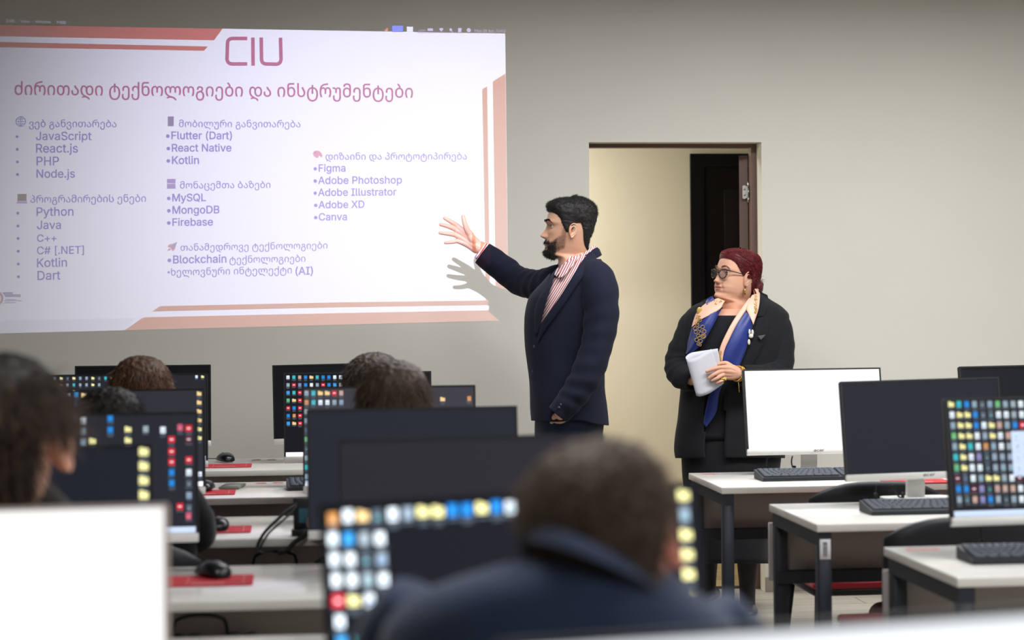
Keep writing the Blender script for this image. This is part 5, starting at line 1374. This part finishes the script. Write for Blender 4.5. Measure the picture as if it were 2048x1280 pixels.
# jacket, open at the front
def skipw(a, y):
    if math.sin(a) > 0: return False
    q = math.cos(a); xl, xr = float(wt.fl(y)), float(wt.fr(y)); x = (xl + xr) / 2 + (xr - xl) / 2 * math.copysign(abs(q) ** (2 / wt.n), q)
    return in_poly(x, y, [(1424, 580), (1514, 580), (1500, 640), (1480, 700), (1460, 760), (1450, 790), (1449, 930), (1412, 930), (1410, 790), (1404, 740), (1392, 690), (1398, 640), (1410, 605)])
jk = MB(); wt.add(jk, o, 590, 914, 100, 150, 0, .006, skip=skipw, wr=.004, cap0=False, cap1=False, hem=lambda a: 2 - 5 * math.cos(a) * 0, seed=5)
jm = jk.build('jacket', M_blk, wom); so = jm.modifiers.new('thickness', 'SOLIDIFY'); so.thickness = .004; so.offset = 1
sl = MB(); sleeve(sl, [at(1402, 628, WD + .0), at(1389, 646, WD - .02), at(1374, 680, WD - .04), at(1358, 724, WD - .055), at(1363, 752, WD - .11), at(1387, 764, WD - .180)], [.046, .062, .064, .064, .058, .044], o, n=34, wr=.004, seed=11, folds=((.42, .9, 60), (.62, 1.6, 70), (.8, 1.4, 70)))
sl.build('right_sleeve', M_blk, wom)
sl = MB(); sleeve(sl, [at(1540, 630, WD + .0), at(1556, 652, WD - .02), at(1561, 690, WD - .05), at(1557, 738, WD - .09), at(1530, 756, WD - .17), at(1500, 753, WD - .235), at(1482, 749, WD - .265)], [.048, .060, .063, .062, .060, .052, .043], o, n=34, wr=.004, seed=14, folds=((.35, .7, 60), (.6, 1.4, 70)))
sl.build('left_sleeve', M_blk, wom)
lp = MB()
strip(lp, wt, [(1516, 630), (1512, 645), (1496, 700), (1470, 760), (1452, 795)], [(1531, 633), (1537, 655), (1522, 700), (1484, 766), (1456, 798)], o, lift=.014, nu=40, nv=6, bulge=.003, th=.004)
strip(lp, wt, [(1436, 590), (1412, 606), (1396, 636), (1390, 690), (1400, 740), (1410, 795)], [(1424, 592), (1392, 610), (1374, 640), (1374, 690), (1390, 745), (1407, 797)], o, lift=.012, nu=36, nv=5, bulge=.003, th=.004)
strip(lp, wt, [(1522, 584), (1520, 606), (1514, 634)], [(1535, 590), (1537, 608), (1528, 632)], o, lift=.017, nu=16, nv=4, bulge=.003, th=.004)
lp.build('lapel', M_blk, jm)
cl = MB(); R = []
for (yc, rx, rd) in ((606, 52, .115), (592, 46, .10), (584, 42, .09), (584, 39, .085), (600, 42, .09)):
    R.append([at(1480 + rx * math.cos(a), yc - 5 * math.cos(a) - 6 * math.sin(a), WD + .02 + rd * math.sin(a)) - o for a in [math.radians(-20 + 220 * k / 30) for k in range(31)]])
cl.rings(R, 0, True, False); cl.build('collar', M_blk, jm)
# scarf: blue silk with peach borders and gold print
M_blue = mat('blue_silk', (20, 42, 122), .42, spec=.5, sheen=.3, var=.12, vscale=12); M_peach = mat('peach_silk', (244, 190, 164), .45, sheen=.3); M_gold = mat('gold_print', (196, 160, 84), .4, metal=.35); M_goldd = mat('gold_metal', (222, 178, 84), .25, metal=.9)
wv = lambda u, v: .004 * math.sin(9 * v + 5 * u)
sc = MB()
strip(sc, wt, [(1424, 603), (1398, 622), (1385, 650), (1374, 690), (1371, 706)], [(1447, 616), (1441, 622), (1424, 655), (1402, 690), (1376, 712)], o, lift=.021, nu=36, nv=8, mi=0, bulge=.006, wave=wv)
strip(sc, wt, [(1436, 596), (1412, 606), (1394, 624), (1387, 640), (1383, 655)], [(1450, 602), (1446, 608), (1440, 618), (1420, 630), (1399, 640)], o, lift=.028, nu=30, nv=8, mi=1, bulge=.004)
strip(sc, wt, [(1508, 590), (1492, 612), (1470, 645), (1450, 682), (1440, 704), (1436, 724)], [(1518, 590), (1517, 612), (1507, 645), (1495, 690), (1483, 722), (1478, 738)], o, lift=.022, nu=44, nv=10, mi=0, bulge=.006, wave=wv)
strip(sc, wt, [(1498, 596), (1484, 615), (1464, 645), (1445, 682), (1438, 704), (1436, 730)], [(1510, 596), (1494, 618), (1474, 648), (1457, 682), (1448, 704), (1444, 730)], o, lift=.0285, nu=40, nv=4, mi=1, bulge=.002)
strip(sc, wt, [(1504, 590), (1495, 606), (1492, 617), (1498, 630), (1506, 647)], [(1520, 586), (1519, 606), (1516, 622), (1510, 640), (1506.5, 650)], o, lift=.030, nu=26, nv=5, mi=1, bulge=.002)
strip(sc, wt, [(1428, 760), (1418, 790), (1410, 825), (1407, 846)], [(1448, 760), (1438, 790), (1432, 825), (1412, 855)], o, lift=.012, nu=24, nv=6, mi=0, bulge=.004)
R = []           # around the back of the neck
for (yc, rx, rd) in ((604, 47, .098), (588, 42, .088), (581, 38, .08), (583, 35, .074), (598, 38, .08)):
    R.append([at(1478 + rx * math.cos(a), yc - 4 * math.cos(a), WD + .015 + rd * math.sin(a)) - o for a in [math.radians(-35 + 250 * k / 30) for k in range(31)]])
sc.rings(R, 1, True, False)
strip(sc, wt, [(1424, 592), (1416, 597), (1411, 604)], [(1430, 600), (1424, 606), (1414, 612)], o, lift=.03, nu=8, nv=4, mi=0)
sco = sc.build('scarf', [M_blue, M_peach], wom)
gp = MB()
def gring(x, y, r, th=.0016, lift=.034):
    c = wt.front(x, y, lift) - o; gp.tube([c + Vector((r * math.cos(a), -.001, r * math.sin(a))) for a in [2 * PI * k / 14 for k in range(15)]], th, 5, cap=False)
rg = random.Random(2)
for i, (x, y) in enumerate([(1399.5, 640), (1394, 650), (1405, 654), (1399, 658), (1390, 657), (1391.5, 664), (1401, 667), (1408.5, 663), (1396.5, 672), (1406, 674), (1393, 680), (1401, 682), (1408, 672), (1399, 676), (1394, 646), (1396, 688), (1400, 690)]): gring(x, y, .0078 if i < 15 else .005)
for i in range(150):                                     # gold ornament on the peach cloth
    x, y = (1514 - 3 * rg.random() - i % 3, 590 + 36 * rg.random()) if i < 80 else (1438 + 5 * rg.random(), 702 + 24 * rg.random()) if i < 120 else (1391 + 10 * rg.random(), 640 - 10 * rg.random())
    gp.ball(wt.front(x, y, .0345) - o, rg.uniform(.0012, .0030), n=4, sc=(1, .2, 1))
for i in range(10): gp.ball(wt.front(1426 + 18 * rg.random(), 600 + 9 * rg.random(), .034) - o, rg.uniform(.002, .004), n=5, sc=(1, .3, 1))
c = wt.front(1399, 622, .034) - o; gp.ball(c, .016, n=10, sc=(.8, .2, 1.1))
gp.build('gold_print', M_gold, sco)
# jewellery, pins
br = MB()
def pxy(x, y, l): return wt.front(x, y, l) - o
for (x, y, r, sx, sz) in ((1499, 664, .012, .45, 1.1), (1505, 665, .012, .5, 1.1), (1502, 672, .012, .9, .8), (1498, 684, .0075, .8, 1.7)): br.ball(pxy(x, y, .032), r, n=8, sc=(sx, .35, sz))
br.build('brooch', mat('pearl', (226, 220, 208), .25), jm, label='pearl white brooch')
pn = MB(); t = [pxy(1515.5, 671.5, .03), pxy(1531, 669.5, .03), pxy(1521.5, 679.5, .03)]
pn.rings([t, [q + Vector((0, -.003, 0)) for q in t]], 0, False); pn.build('pin', mat('pewter', (120, 122, 124), .35, metal=.8), jm, label='small triangular silver pin')
eg = MB(); 
for k in range(2):
    e = at(1489.5, 580 + 3.5 * k, WD - .072) - o; eg.tube([e + Vector((.002 * math.cos(a), .0075 * math.cos(a), .0095 * math.sin(a) - .004)) for a in [2 * PI * q / 16 for q in range(17)]], .0038, 7, cap=False)
eg.build('earring', M_goldd, wom)
bc = MB()
for dx, r in ((0, .034), (.008, .0335), (.016, .034)):
    c = at(1476.5, 747.5, HD + .010) - o; ax = (at(1484, 749, HD + .02) - at(1474, 747, HD)).normalized(); u_ = ax.orthogonal().normalized(); w_ = ax.cross(u_); c = c + ax * (dx - .006)
    for q in range(30):
        a = 2 * PI * q / 30; bc.ball(c + u_ * r * math.cos(a) * .92 + w_ * r * math.sin(a), .0036, n=4)
c = at(1477, 766, HD - .02) - o
for q in range(7): bc.ball(c + Vector((.0005 * q, 0, -.0065 * q)), .0022, n=4)
bc.build('bracelet', M_goldd, wom)
rn = MB(); c = at(1447, 759, HD - .012) - o
rn.ball(c + Vector((0, -.006, .002)), .009, n=8, sc=(1.1, .6, .8)); rn.ball(c + Vector((-.008, -.006, .003)), .006, n=6); rn.ball(c + Vector((.008, -.006, .0)), .006, n=6); rn.build('finger_ring', M_goldd, wom)
# glasses
gl = MB(); gm = MB()
def hp(x, y, z): return HW @ Vector((x, y, z)) - o
for s in (-1, 1):
    rim = []
    for k in range(29):
        a = 2 * PI * k / 28; ex = .0245 * math.cos(a); ez = .0215 * math.sin(a) - .004
        if math.sin(a) > 0: ez += .004 * (ex * s / .0245); ez = min(ez, .0145 + .004 * (ex * s / .0245))
        rim.append(Vector((s * .034 + ex, -.103 + .010 * abs(s * .034 + ex) / .06 + .001 * 0, ez - .002)))
    gl.tube([hp(*q) for q in rim], .0022, 7, cap=False)
    gl.tube([hp(s * .058, -.094, .010), hp(s * .066, -.088, .010), hp(s * .080, -.040, .006), hp(s * .082, .004, .002), hp(s * .080, .018, -.010)], [.0030, .0028, .0020, .0018, .0016], 7, sub=4)
    gm.add([hp(*q) for q in rim[:-1]], [tuple(range(28))], 0, False)
gl.tube([hp(-.011, -.104, .004), hp(0, -.107, .007), hp(.011, -.104, .004)], .0018, 6, sub=4)
glo = gl.build('glasses', mat('tortoise_frame', (38, 34, 34), .25, spec=.6), wom)
def lens_mat():
    m = bpy.data.materials.new('lens'); m.use_nodes = True; nt = m.node_tree; nt.nodes.clear(); o_ = nt.nodes.new('ShaderNodeOutputMaterial'); mx = nt.nodes.new('ShaderNodeMixShader'); t_ = nt.nodes.new('ShaderNodeBsdfTransparent'); g_ = nt.nodes.new('ShaderNodeBsdfGlossy')
    t_.inputs[0].default_value = (.93, .93, .92, 1); g_.inputs['Roughness'].default_value = .05; fz = nt.nodes.new('ShaderNodeFresnel'); fz.inputs[0].default_value = 1.5
    nt.links.new(fz.outputs[0], mx.inputs[0]); nt.links.new(t_.outputs[0], mx.inputs[1]); nt.links.new(g_.outputs[0], mx.inputs[2]); nt.links.new(mx.outputs[0], o_.inputs[0]); return m
gm.build('lens', lens_mat(), glo, fix=False)
# hair swept back into a small bun
M_rh = hair_mat('red_hair', (92, 25, 31), .5, .35); M_rh2 = hair_mat('red_hair_lock', (138, 42, 45), .42, .4)
_, Q, N, mm, thc = hair_cap(P, TH, HW, pw, M_rh, wom, 'hair', .0018, seed=4)
from mathutils.kdtree import KDTree
kd = KDTree(Q.shape[0] * Q.shape[1]); QF, NF = Q.reshape(-1, 3), N.reshape(-1, 3)
for i_, q_ in enumerate(QF): kd.insert(q_, i_)
kd.balance()
rg = np.random.RandomState(9); I, J = np.nonzero((mm > -.002) & (Q[..., 2] > -.06) & (Q[..., 2] < .116))
R3 = np.array(HW.to_3x3()); T3 = np.array(HW.translation); bun = np.array([.0, .118, -.022])
for nm_, cnt, mt_, sd in (('hair_strands', 3600, M_rh, .0006), ('hair_locks', 1300, M_rh2, .0007)):
    paths = []; pk = rg.choice(len(I), cnt)
    for i, j in zip(I[pk], J[pk]):
        q = Q[i, j].copy(); st = rg.uniform(.03, .085) / 7; lf = rg.uniform(.0005, .0030); pth = []
        for k in range(8):
            pth.append(q + rg.normal(0, .0004, 3)); d = bun - q; dn = d / max(1e-6, np.linalg.norm(d)); q = q + dn * st
            co_, ix, ds = kd.find(q); nn = NF[ix]; q = q + nn * (float(np.dot(np.array(co_) - q, nn)) + lf)
        paths.append([R3 @ p_ + T3 for p_ in pth])
    strands(nm_, None, None, None, wom, mt_, sd, paths=paths)
bn = MB()
for (dx, dy, dz, r) in ((.020, .120, -.018, .016), (.012, .118, -.036, .031), (-.012, .120, -.032, .028), (.004, .116, -.066, .027), (.014, .134, -.022, .017), (0, .098, -.05, .035)): bn.ball(HW @ Vector((dx, dy, dz)), r, n=10, sc=(1, 1, 1.05))
v, f = remeshed(bn, .004, 2); b2 = MB(); b2.add([q + Vector((1, 1, 1)) * (mnoise.noise(Vector(q) * 60) * .003) - o for q in [Vector(k) for k in v]], f, 0, True); b2.build('hair_bun', M_rh, wom)
roots, dirs = [], []
for k in range(160):
    q = np.array([rg.normal(0, .012), .125 + rg.normal(0, .006), -.012 + rg.normal(0, .012)]); roots.append(R3 @ q + T3); d = np.array([rg.normal(0, .5), 1, rg.normal(.1, .5)]); dirs.append(R3 @ (d / np.linalg.norm(d)))
strands('loose_hair', roots, dirs, np.full(160, .018), wom, M_rh, .0007)
brows(wom, P, HW, pw, hair_mat('brow_brown', (150, 108, 88), .6), thick=.003, z0=.024, n=300)
# folded sheet of paper (a thing of its own)
pp = thing('paper', 'folded white sheet of paper held by the red-haired woman', 'paper', tuple(at(1410, 790, HD + .02))); po = Vector(pp.location)
top = [(1435.5, 697, .030), (1422, 699, .034), (1408, 701, .036), (1395, 703, .034), (1384, 705, .030), (1376, 709, .020), (1371.5, 714, .006), (1373, 718, -.008), (1380, 719, -.016), (1390, 716, -.018), (1400, 711, -.014), (1412, 704, -.008), (1422, 698, -.004)]
bot = [(1447, 764, .022), (1438, 770, .026), (1428, 776, .027), (1416, 782, .026), (1405, 787, .022), (1397, 789, .016), (1392.5, 790.5, .006), (1394, 792, -.004), (1400, 793, -.010), (1410, 790.5, -.012), (1421, 785.5, -.010), (1435, 776, -.006), (1448, 766.5, .002)]
ta, _ = smooth_path([Vector(q) for q in top], [0] * 13, 5); ba, _ = smooth_path([Vector(q) for q in bot], [0] * 13, 5)
mb = MB(); R = []
for k in range(11):
    R.append([at(a.x + (b.x - a.x) * k / 10, a.y + (b.y - a.y) * k / 10, HD + a.z + (b.z - a.z) * k / 10) - po for a, b in zip(ta, ba)])
mb.rings(R, 0, True, False); sh = mb.build('sheet', mat('paper_sheet', (204, 204, 212), .75, spec=.2), pp); so = sh.modifiers.new('thickness', 'SOLIDIFY'); so.thickness = .0006
# ================================================================== the seated students, seen from behind
def student(label, depth, hx, hy, heading, pitch, roll, scale, hair_rgb, hairline, thick, trunk, cloth_rgb, skin_rgb, arms=(), length=.02, nstr=2500, extra=None, hair_rough=.55, zone_z=-.12, style=None, collar=None, seed=1, lock=None, fade=.03, tback=.06, hand_x=.20, hand_z=0.0, hand_y=.34, chair_label=None, lift=.22, ear_out=.0, ear=1.0, bare=None):
    """trunk: outline levels in pixels of the upper body; legs and seat follow from it"""
    root = thing('person', label, 'person', (0, 0, 0)); c = at(hx, hy, depth); root.location = (c.x, c.y, 0); o = Vector(root.location)
    M = head_matrix(c, heading, pitch, roll, scale)
    p = dict(hairline=hairline, fade=fade, nape=.006, ear_out=ear_out, ear=ear); p['thick'] = thick
    sk_ = skin_mats('student_%d' % seed, skin_rgb, (180, 110, 100))
    b = MB(); P, TH = make_head(b, M, p, SLOTS)
    t = Torso(depth + tback, trunk, n=2.3); t.add(b, Vector((0, 0, 0)), rows=20, cols=36, grow=-.02)
    bot = trunk[-1]; cx = (bot[1] + bot[2]) / 2; hip = at(cx, bot[0], depth + .06)
    hip.z = .54
    cl = MB(); t.add(cl, o, rows=46, cols=60, wr=.006, seed=seed)
    s_ = F / depth
    for a in arms: sleeve(cl, [at(x, y, depth + dz) for x, y, dz, r in a], [r for x, y, dz, r in a], o, n=26, wr=.005, seed=seed + 3, folds=((.5, 1.2, 60),))
    if collar: collar(cl, t, o)
    cl.build('jacket', fabric('student_cloth_%d' % seed, cloth_rgb, .9, .2), root)
    lg = MB()
    for sx in (-1, 1):
        x = hip.x + sx * .10
        # hands resting towards the desk, thighs forward, shins down
        sleeve(lg, [(x, hip.y - .02, .565), (x, hip.y + .16, .565), (x + sx * .02, hip.y + .38, .555), (x + sx * .02, hip.y + .43, .50), (x + sx * .02, hip.y + .41, .25), (x + sx * .02, hip.y + .40, .06)], [.080, .082, .066, .060, .055, .045], o, n=20, wr=.004, sub=6)
        sh = MB(); R = []
        for (yy, hw, ht) in ((-.07, .02, .06), (-.05, .036, .08), (.03, .042, .075), (.12, .045, .05), (.17, .034, .035), (.185, .01, .012)):
            R.append([(x + sx * .02 - o.x + hw * math.cos(q), hip.y + .40 + yy - o.y, max(.001, ht * (.45 + .55 * math.sin(q)))) for q in [2 * PI * k / 16 for k in range(16)]])
        sh.rings(R); sh.build('shoe', mat('black_leather', (18, 17, 18), .35), root)
    lg.build('trousers', fabric('student_trousers', (34, 36, 44), .9, .1), root)
    # arms on the desk, forearm and hand
    for sx in (-1, 1):
        hx_ = hip.x + sx * hand_x; hy_ = hip.y + hand_y
        def q(dx, dy, dz, r): return (Vector((hx_ + sx * dx, hy_ + dy, DESK_Z + dz + hand_z)), r)
        fg = [[q(-.03 + .02 * k, .09, .030, .009), q(-.032 + .022 * k, .12, .034, .0085), q(-.034 + .023 * k, .145 - .008 * abs(k - 1), .028, .008), q(-.035 + .024 * k, .160 - .010 * abs(k - 1), .016, .007)] for k in range(4)]
        fg.append([q(-.036, .04, .026, .012), q(-.056, .065, .022, .010), q(-.060, .09, .016, .008)])
        pm_ = [[q(0, .0, .032, .020), q(-.015 + .010 * k, .045, .032, .016), q(-.03 + .02 * k, .09, .030, .0105)] for k in range(4)]
        v, f = hand_mesh(fg, pm_, [q(0, .0, .032, .022), q(.01, -.06, .036, .028), q(.02, -.12, .045, .033)], Vector((0, 0, 0)), .004); b.add(v, f, 0, True)
    b.v = [tuple(Vector(k) - o) for k in b.v]; build_body(b, sk_, root)
    mh = hair_mat('student_hair_%d' % seed, hair_rgb, hair_rough, .45)
    _, Q, N, m, thc = hair_cap(P, TH, M, p, mh, root, 'hair', .004, seed, extra)
    comb = style or (lambda R, th: np.stack([R[:, 0] * 3, np.full(len(R), .3), np.full(len(R), -.8)], 1))
    zn = None if bare is None else ~((thc < bare) & (Q[..., 2] < .03))
    grow('hair_strands', Q, N, m, thc, M, root, mh, nstr, lambda R, th: np.full(len(R), length), comb, .0008 if depth > 4 else .0006, lift, .22, seed + 20, zone=zn)
    if lock: grow('hair_locks', Q, N, m, thc, M, root, hair_mat('student_lock_%d' % seed, lock, .5, .3), nstr // 2, lambda R, th: np.full(len(R), length * 1.2), comb, .0008, lift * .9, .22, seed + 40, zone=zn)
    if chair_label: chair(hip.x, hip.y + .01, 0, chair_label)
    return root
HL_short = [(0, .064), (.6, .060), (1.0, .040), (1.3, -.01), (1.5, -.02), (1.62, .018), (1.85, .020), (2.05, -.012), (2.4, -.055), (2.8, -.075), (3.15, -.08)]
HL_long = [(0, .064), (.6, .056), (.95, .02), (1.2, -.06), (1.4, -.12), (2.0, -.19), (3.15, -.20)]
def long_fall(w, back=.02, wave=.0):
    def f(Q, th, Z, m):
        Q = Q.copy(); k = np.clip((.02 - Z) / .18, 0, 1)
        Q[..., 0] *= 1 + w * k; Q[..., 1] += np.where(th > 1.3, back * k, 0)
        return Q
    return f
def T_(v): return lambda th, z: v + .010 * np.clip((z - .02) / .06, 0, 1)
def trunk_of(depth, x, ysh, wide=.19, neck=.06):
    s = F / depth; k = lambda dz: ysh + dz * s; hip = CAM_H - (ysh - HOR) / s - .525
    return [(k(-.07), x - neck * s, x + neck * s, .06), (k(-.02), x - .11 * s, x + .11 * s, .09), (k(.02), x - wide * .8 * s, x + wide * .8 * s, .11), (k(.08), x - wide * s, x + wide * s, .12), (k(.25), x - wide * .95 * s, x + wide * .95 * s, .125), (k(hip * .8), x - wide * .88 * s, x + wide * .88 * s, .13), (k(hip), x - wide * .88 * s, x + wide * .88 * s, .13)]
def side_arm(depth, x, ysh, sg, wide=.19, hx=.20):
    s = F / depth; zs = CAM_H - (ysh - HOR) / s
    def q(px, z, dz, r): return (px, HOR + (CAM_H - z) * F / (depth + dz), dz, r)
    return [q(x + sg * wide * .85 * s, zs - .04, .05, .058), q(x + sg * wide * s, zs - .14, .06, .056), q(x + sg * (wide + .01) * s, .803, .10, .050), q(x + sg * wide * s, .818, .20, .045), q(x + sg * hx * s, .800, .34, .036)]
def plain(depth, x, ysh, wide=.19): return dict(trunk=trunk_of(depth, x, ysh, wide), arms=[side_arm(depth, x, ysh, -1, wide), side_arm(depth, x, ysh, 1, wide)])
# tousled brown hair, first row on the left
D = 6.55; student('seated person with tousled brown hair behind the second monitor row at the left', D, 283, 797, 180, -8, 0, 1.0, (86, 62, 45), HL_long, T_(.014), cloth_rgb=(30, 32, 38), skin_rgb=(205, 160, 135), length=.030, nstr=4200, extra=long_fall(.25), seed=1, lock=(140, 98, 68), lift=.08, hand_x=.13, hand_y=.20, chair_label='chair of the person with tousled brown hair', **plain(D, 268, 885, .165))
# dark hair in the row behind
D = 5.40; s2 = F / D; student('seated person in a dark coat, only the dark crown of the head above a monitor', D, 218, 872, 180, -12, -3, .97, (34, 29, 27), HL_long, T_(.010), trunk_of(D, 236, 965, .22), (22, 23, 26), (200, 155, 130), [side_arm(D, 236, 965, -1, .22), [(356, 985, .05, .056), (386, 1040, .05, .056), (394, 1066, .10, .052), (388, 1028, .20, .045), (360, 1026, .34, .036)]], .03, 3200, long_fall(.2), seed=2, lock=(70, 62, 56), hand_x=.16, chair_label='chair of the person in the dark coat')
# centre column, two heads
D = 6.55; student('seated person with greyish brown hair behind the grey monitor in the centre column', D, 750, 789, 184, -8, 4, 1.0, (74, 62, 54), HL_long, T_(.012), cloth_rgb=(44, 46, 52), skin_rgb=(205, 160, 135), length=.030, nstr=4200, extra=long_fall(.2), seed=3, lock=(108, 94, 82), hand_z=.036, chair_label='chair of the person with greyish brown hair', **plain(D, 765, 878, .165))
D = 5.40; student('seated person with long straight brown hair in front of the grey centre monitor', D, 786, 822, 176, -6, -2, 1.0, (72, 55, 45), HL_long, T_(.011), cloth_rgb=(38, 40, 48), skin_rgb=(205, 160, 135), length=.035, nstr=4600, extra=long_fall(.30, .03), seed=4, lock=(100, 78, 62), lift=.03, chair_label='chair of the person with long straight brown hair', **plain(D, 800, 912, .165))
# near left: dark long hair tucked behind an ear
D = 3.16; s3 = F / D
def tucked(Q, th, Z, m):
    Q = Q.copy(); k = np.clip((.0 - Z) / .16, 0, 1); Q[..., 0] *= 1 + .12 * k; Q[..., 1] += np.where(th > 1.5, .03 * k, 0); return Q
HL_tuck = [(0, .064), (.6, .058), (1.0, .035), (1.25, .02), (1.45, .022), (1.66, .022), (1.90, .016), (2.10, -.01), (2.4, -.13), (2.7, -.20), (3.15, -.20)]
student('person at the left edge with dark hair tucked behind the right ear', D, 6, 882, 183, -4, 2, 1.04, (30, 24, 21), HL_tuck, T_(.008), cloth_rgb=(24, 22, 24), skin_rgb=(240, 182, 154), length=.05, nstr=5600, ear_out=.014, ear=1.3, bare=2.3, extra=tucked, seed=5, lock=(84, 62, 46), chair_label='chair of the person at the left edge with hair tucked behind an ear', **plain(D, 0, 1030, .20))
# near centre: man in the navy jacket leaning over
D = 2.22
def hood(cl, t, o):
    R = []
    for (g_, dy, k_) in ((1.0, 26, 1.12), (1.0, 6, 1.04), (1.0, -4, .97), (.96, -4, .93), (.90, 20, .92)):
        ring = []
        for j in range(40):
            a = 2 * PI * j / 40; ring.append(at(1196 + 138 * k_ * math.cos(a), 1128 + 64 * math.cos(a) + dy + 34 * math.sin(a), 2.15 + .105 * k_ * math.sin(a)) - o)
        R.append(ring)
    cl.rings(R, 0, True, True, False, False)
student('seated man in a navy jacket leaning to the right, back to the viewer', 2.16, 1208, 1100, 188, -16, 12, .90, (90, 74, 62), HL_short, T_(.007),
        [(1108, 1090, 1290, .09), (1126, 1010, 1330, .11), (1150, 930, 1352, .12), (1180, 848, 1382, .13), (1212, 800, 1430, .135), (1260, 765, 1486, .14), (1400, 745, 1530, .145), (1800, 790, 1470, .14), (2190, 830, 1430, .13)],
        (46, 58, 84), (222, 150, 128), [[(850, 1215, .04, .05), (800, 1300, .06, .055), (780, 1500, .10, .055), (850, 1608, .20, .045), (960, 1572, .34, .036)], [(1410, 1250, .04, .05), (1480, 1340, .06, .055), (1500, 1520, .10, .055), (1430, 1608, .20, .045), (1340, 1572, .34, .036)]], .014, 9000, None, seed=6, collar=hood, lock=(132, 112, 96), tback=.02, ear_out=.003, lift=.35, hand_x=.14, chair_label='chair of the man in the navy jacket seen from behind')
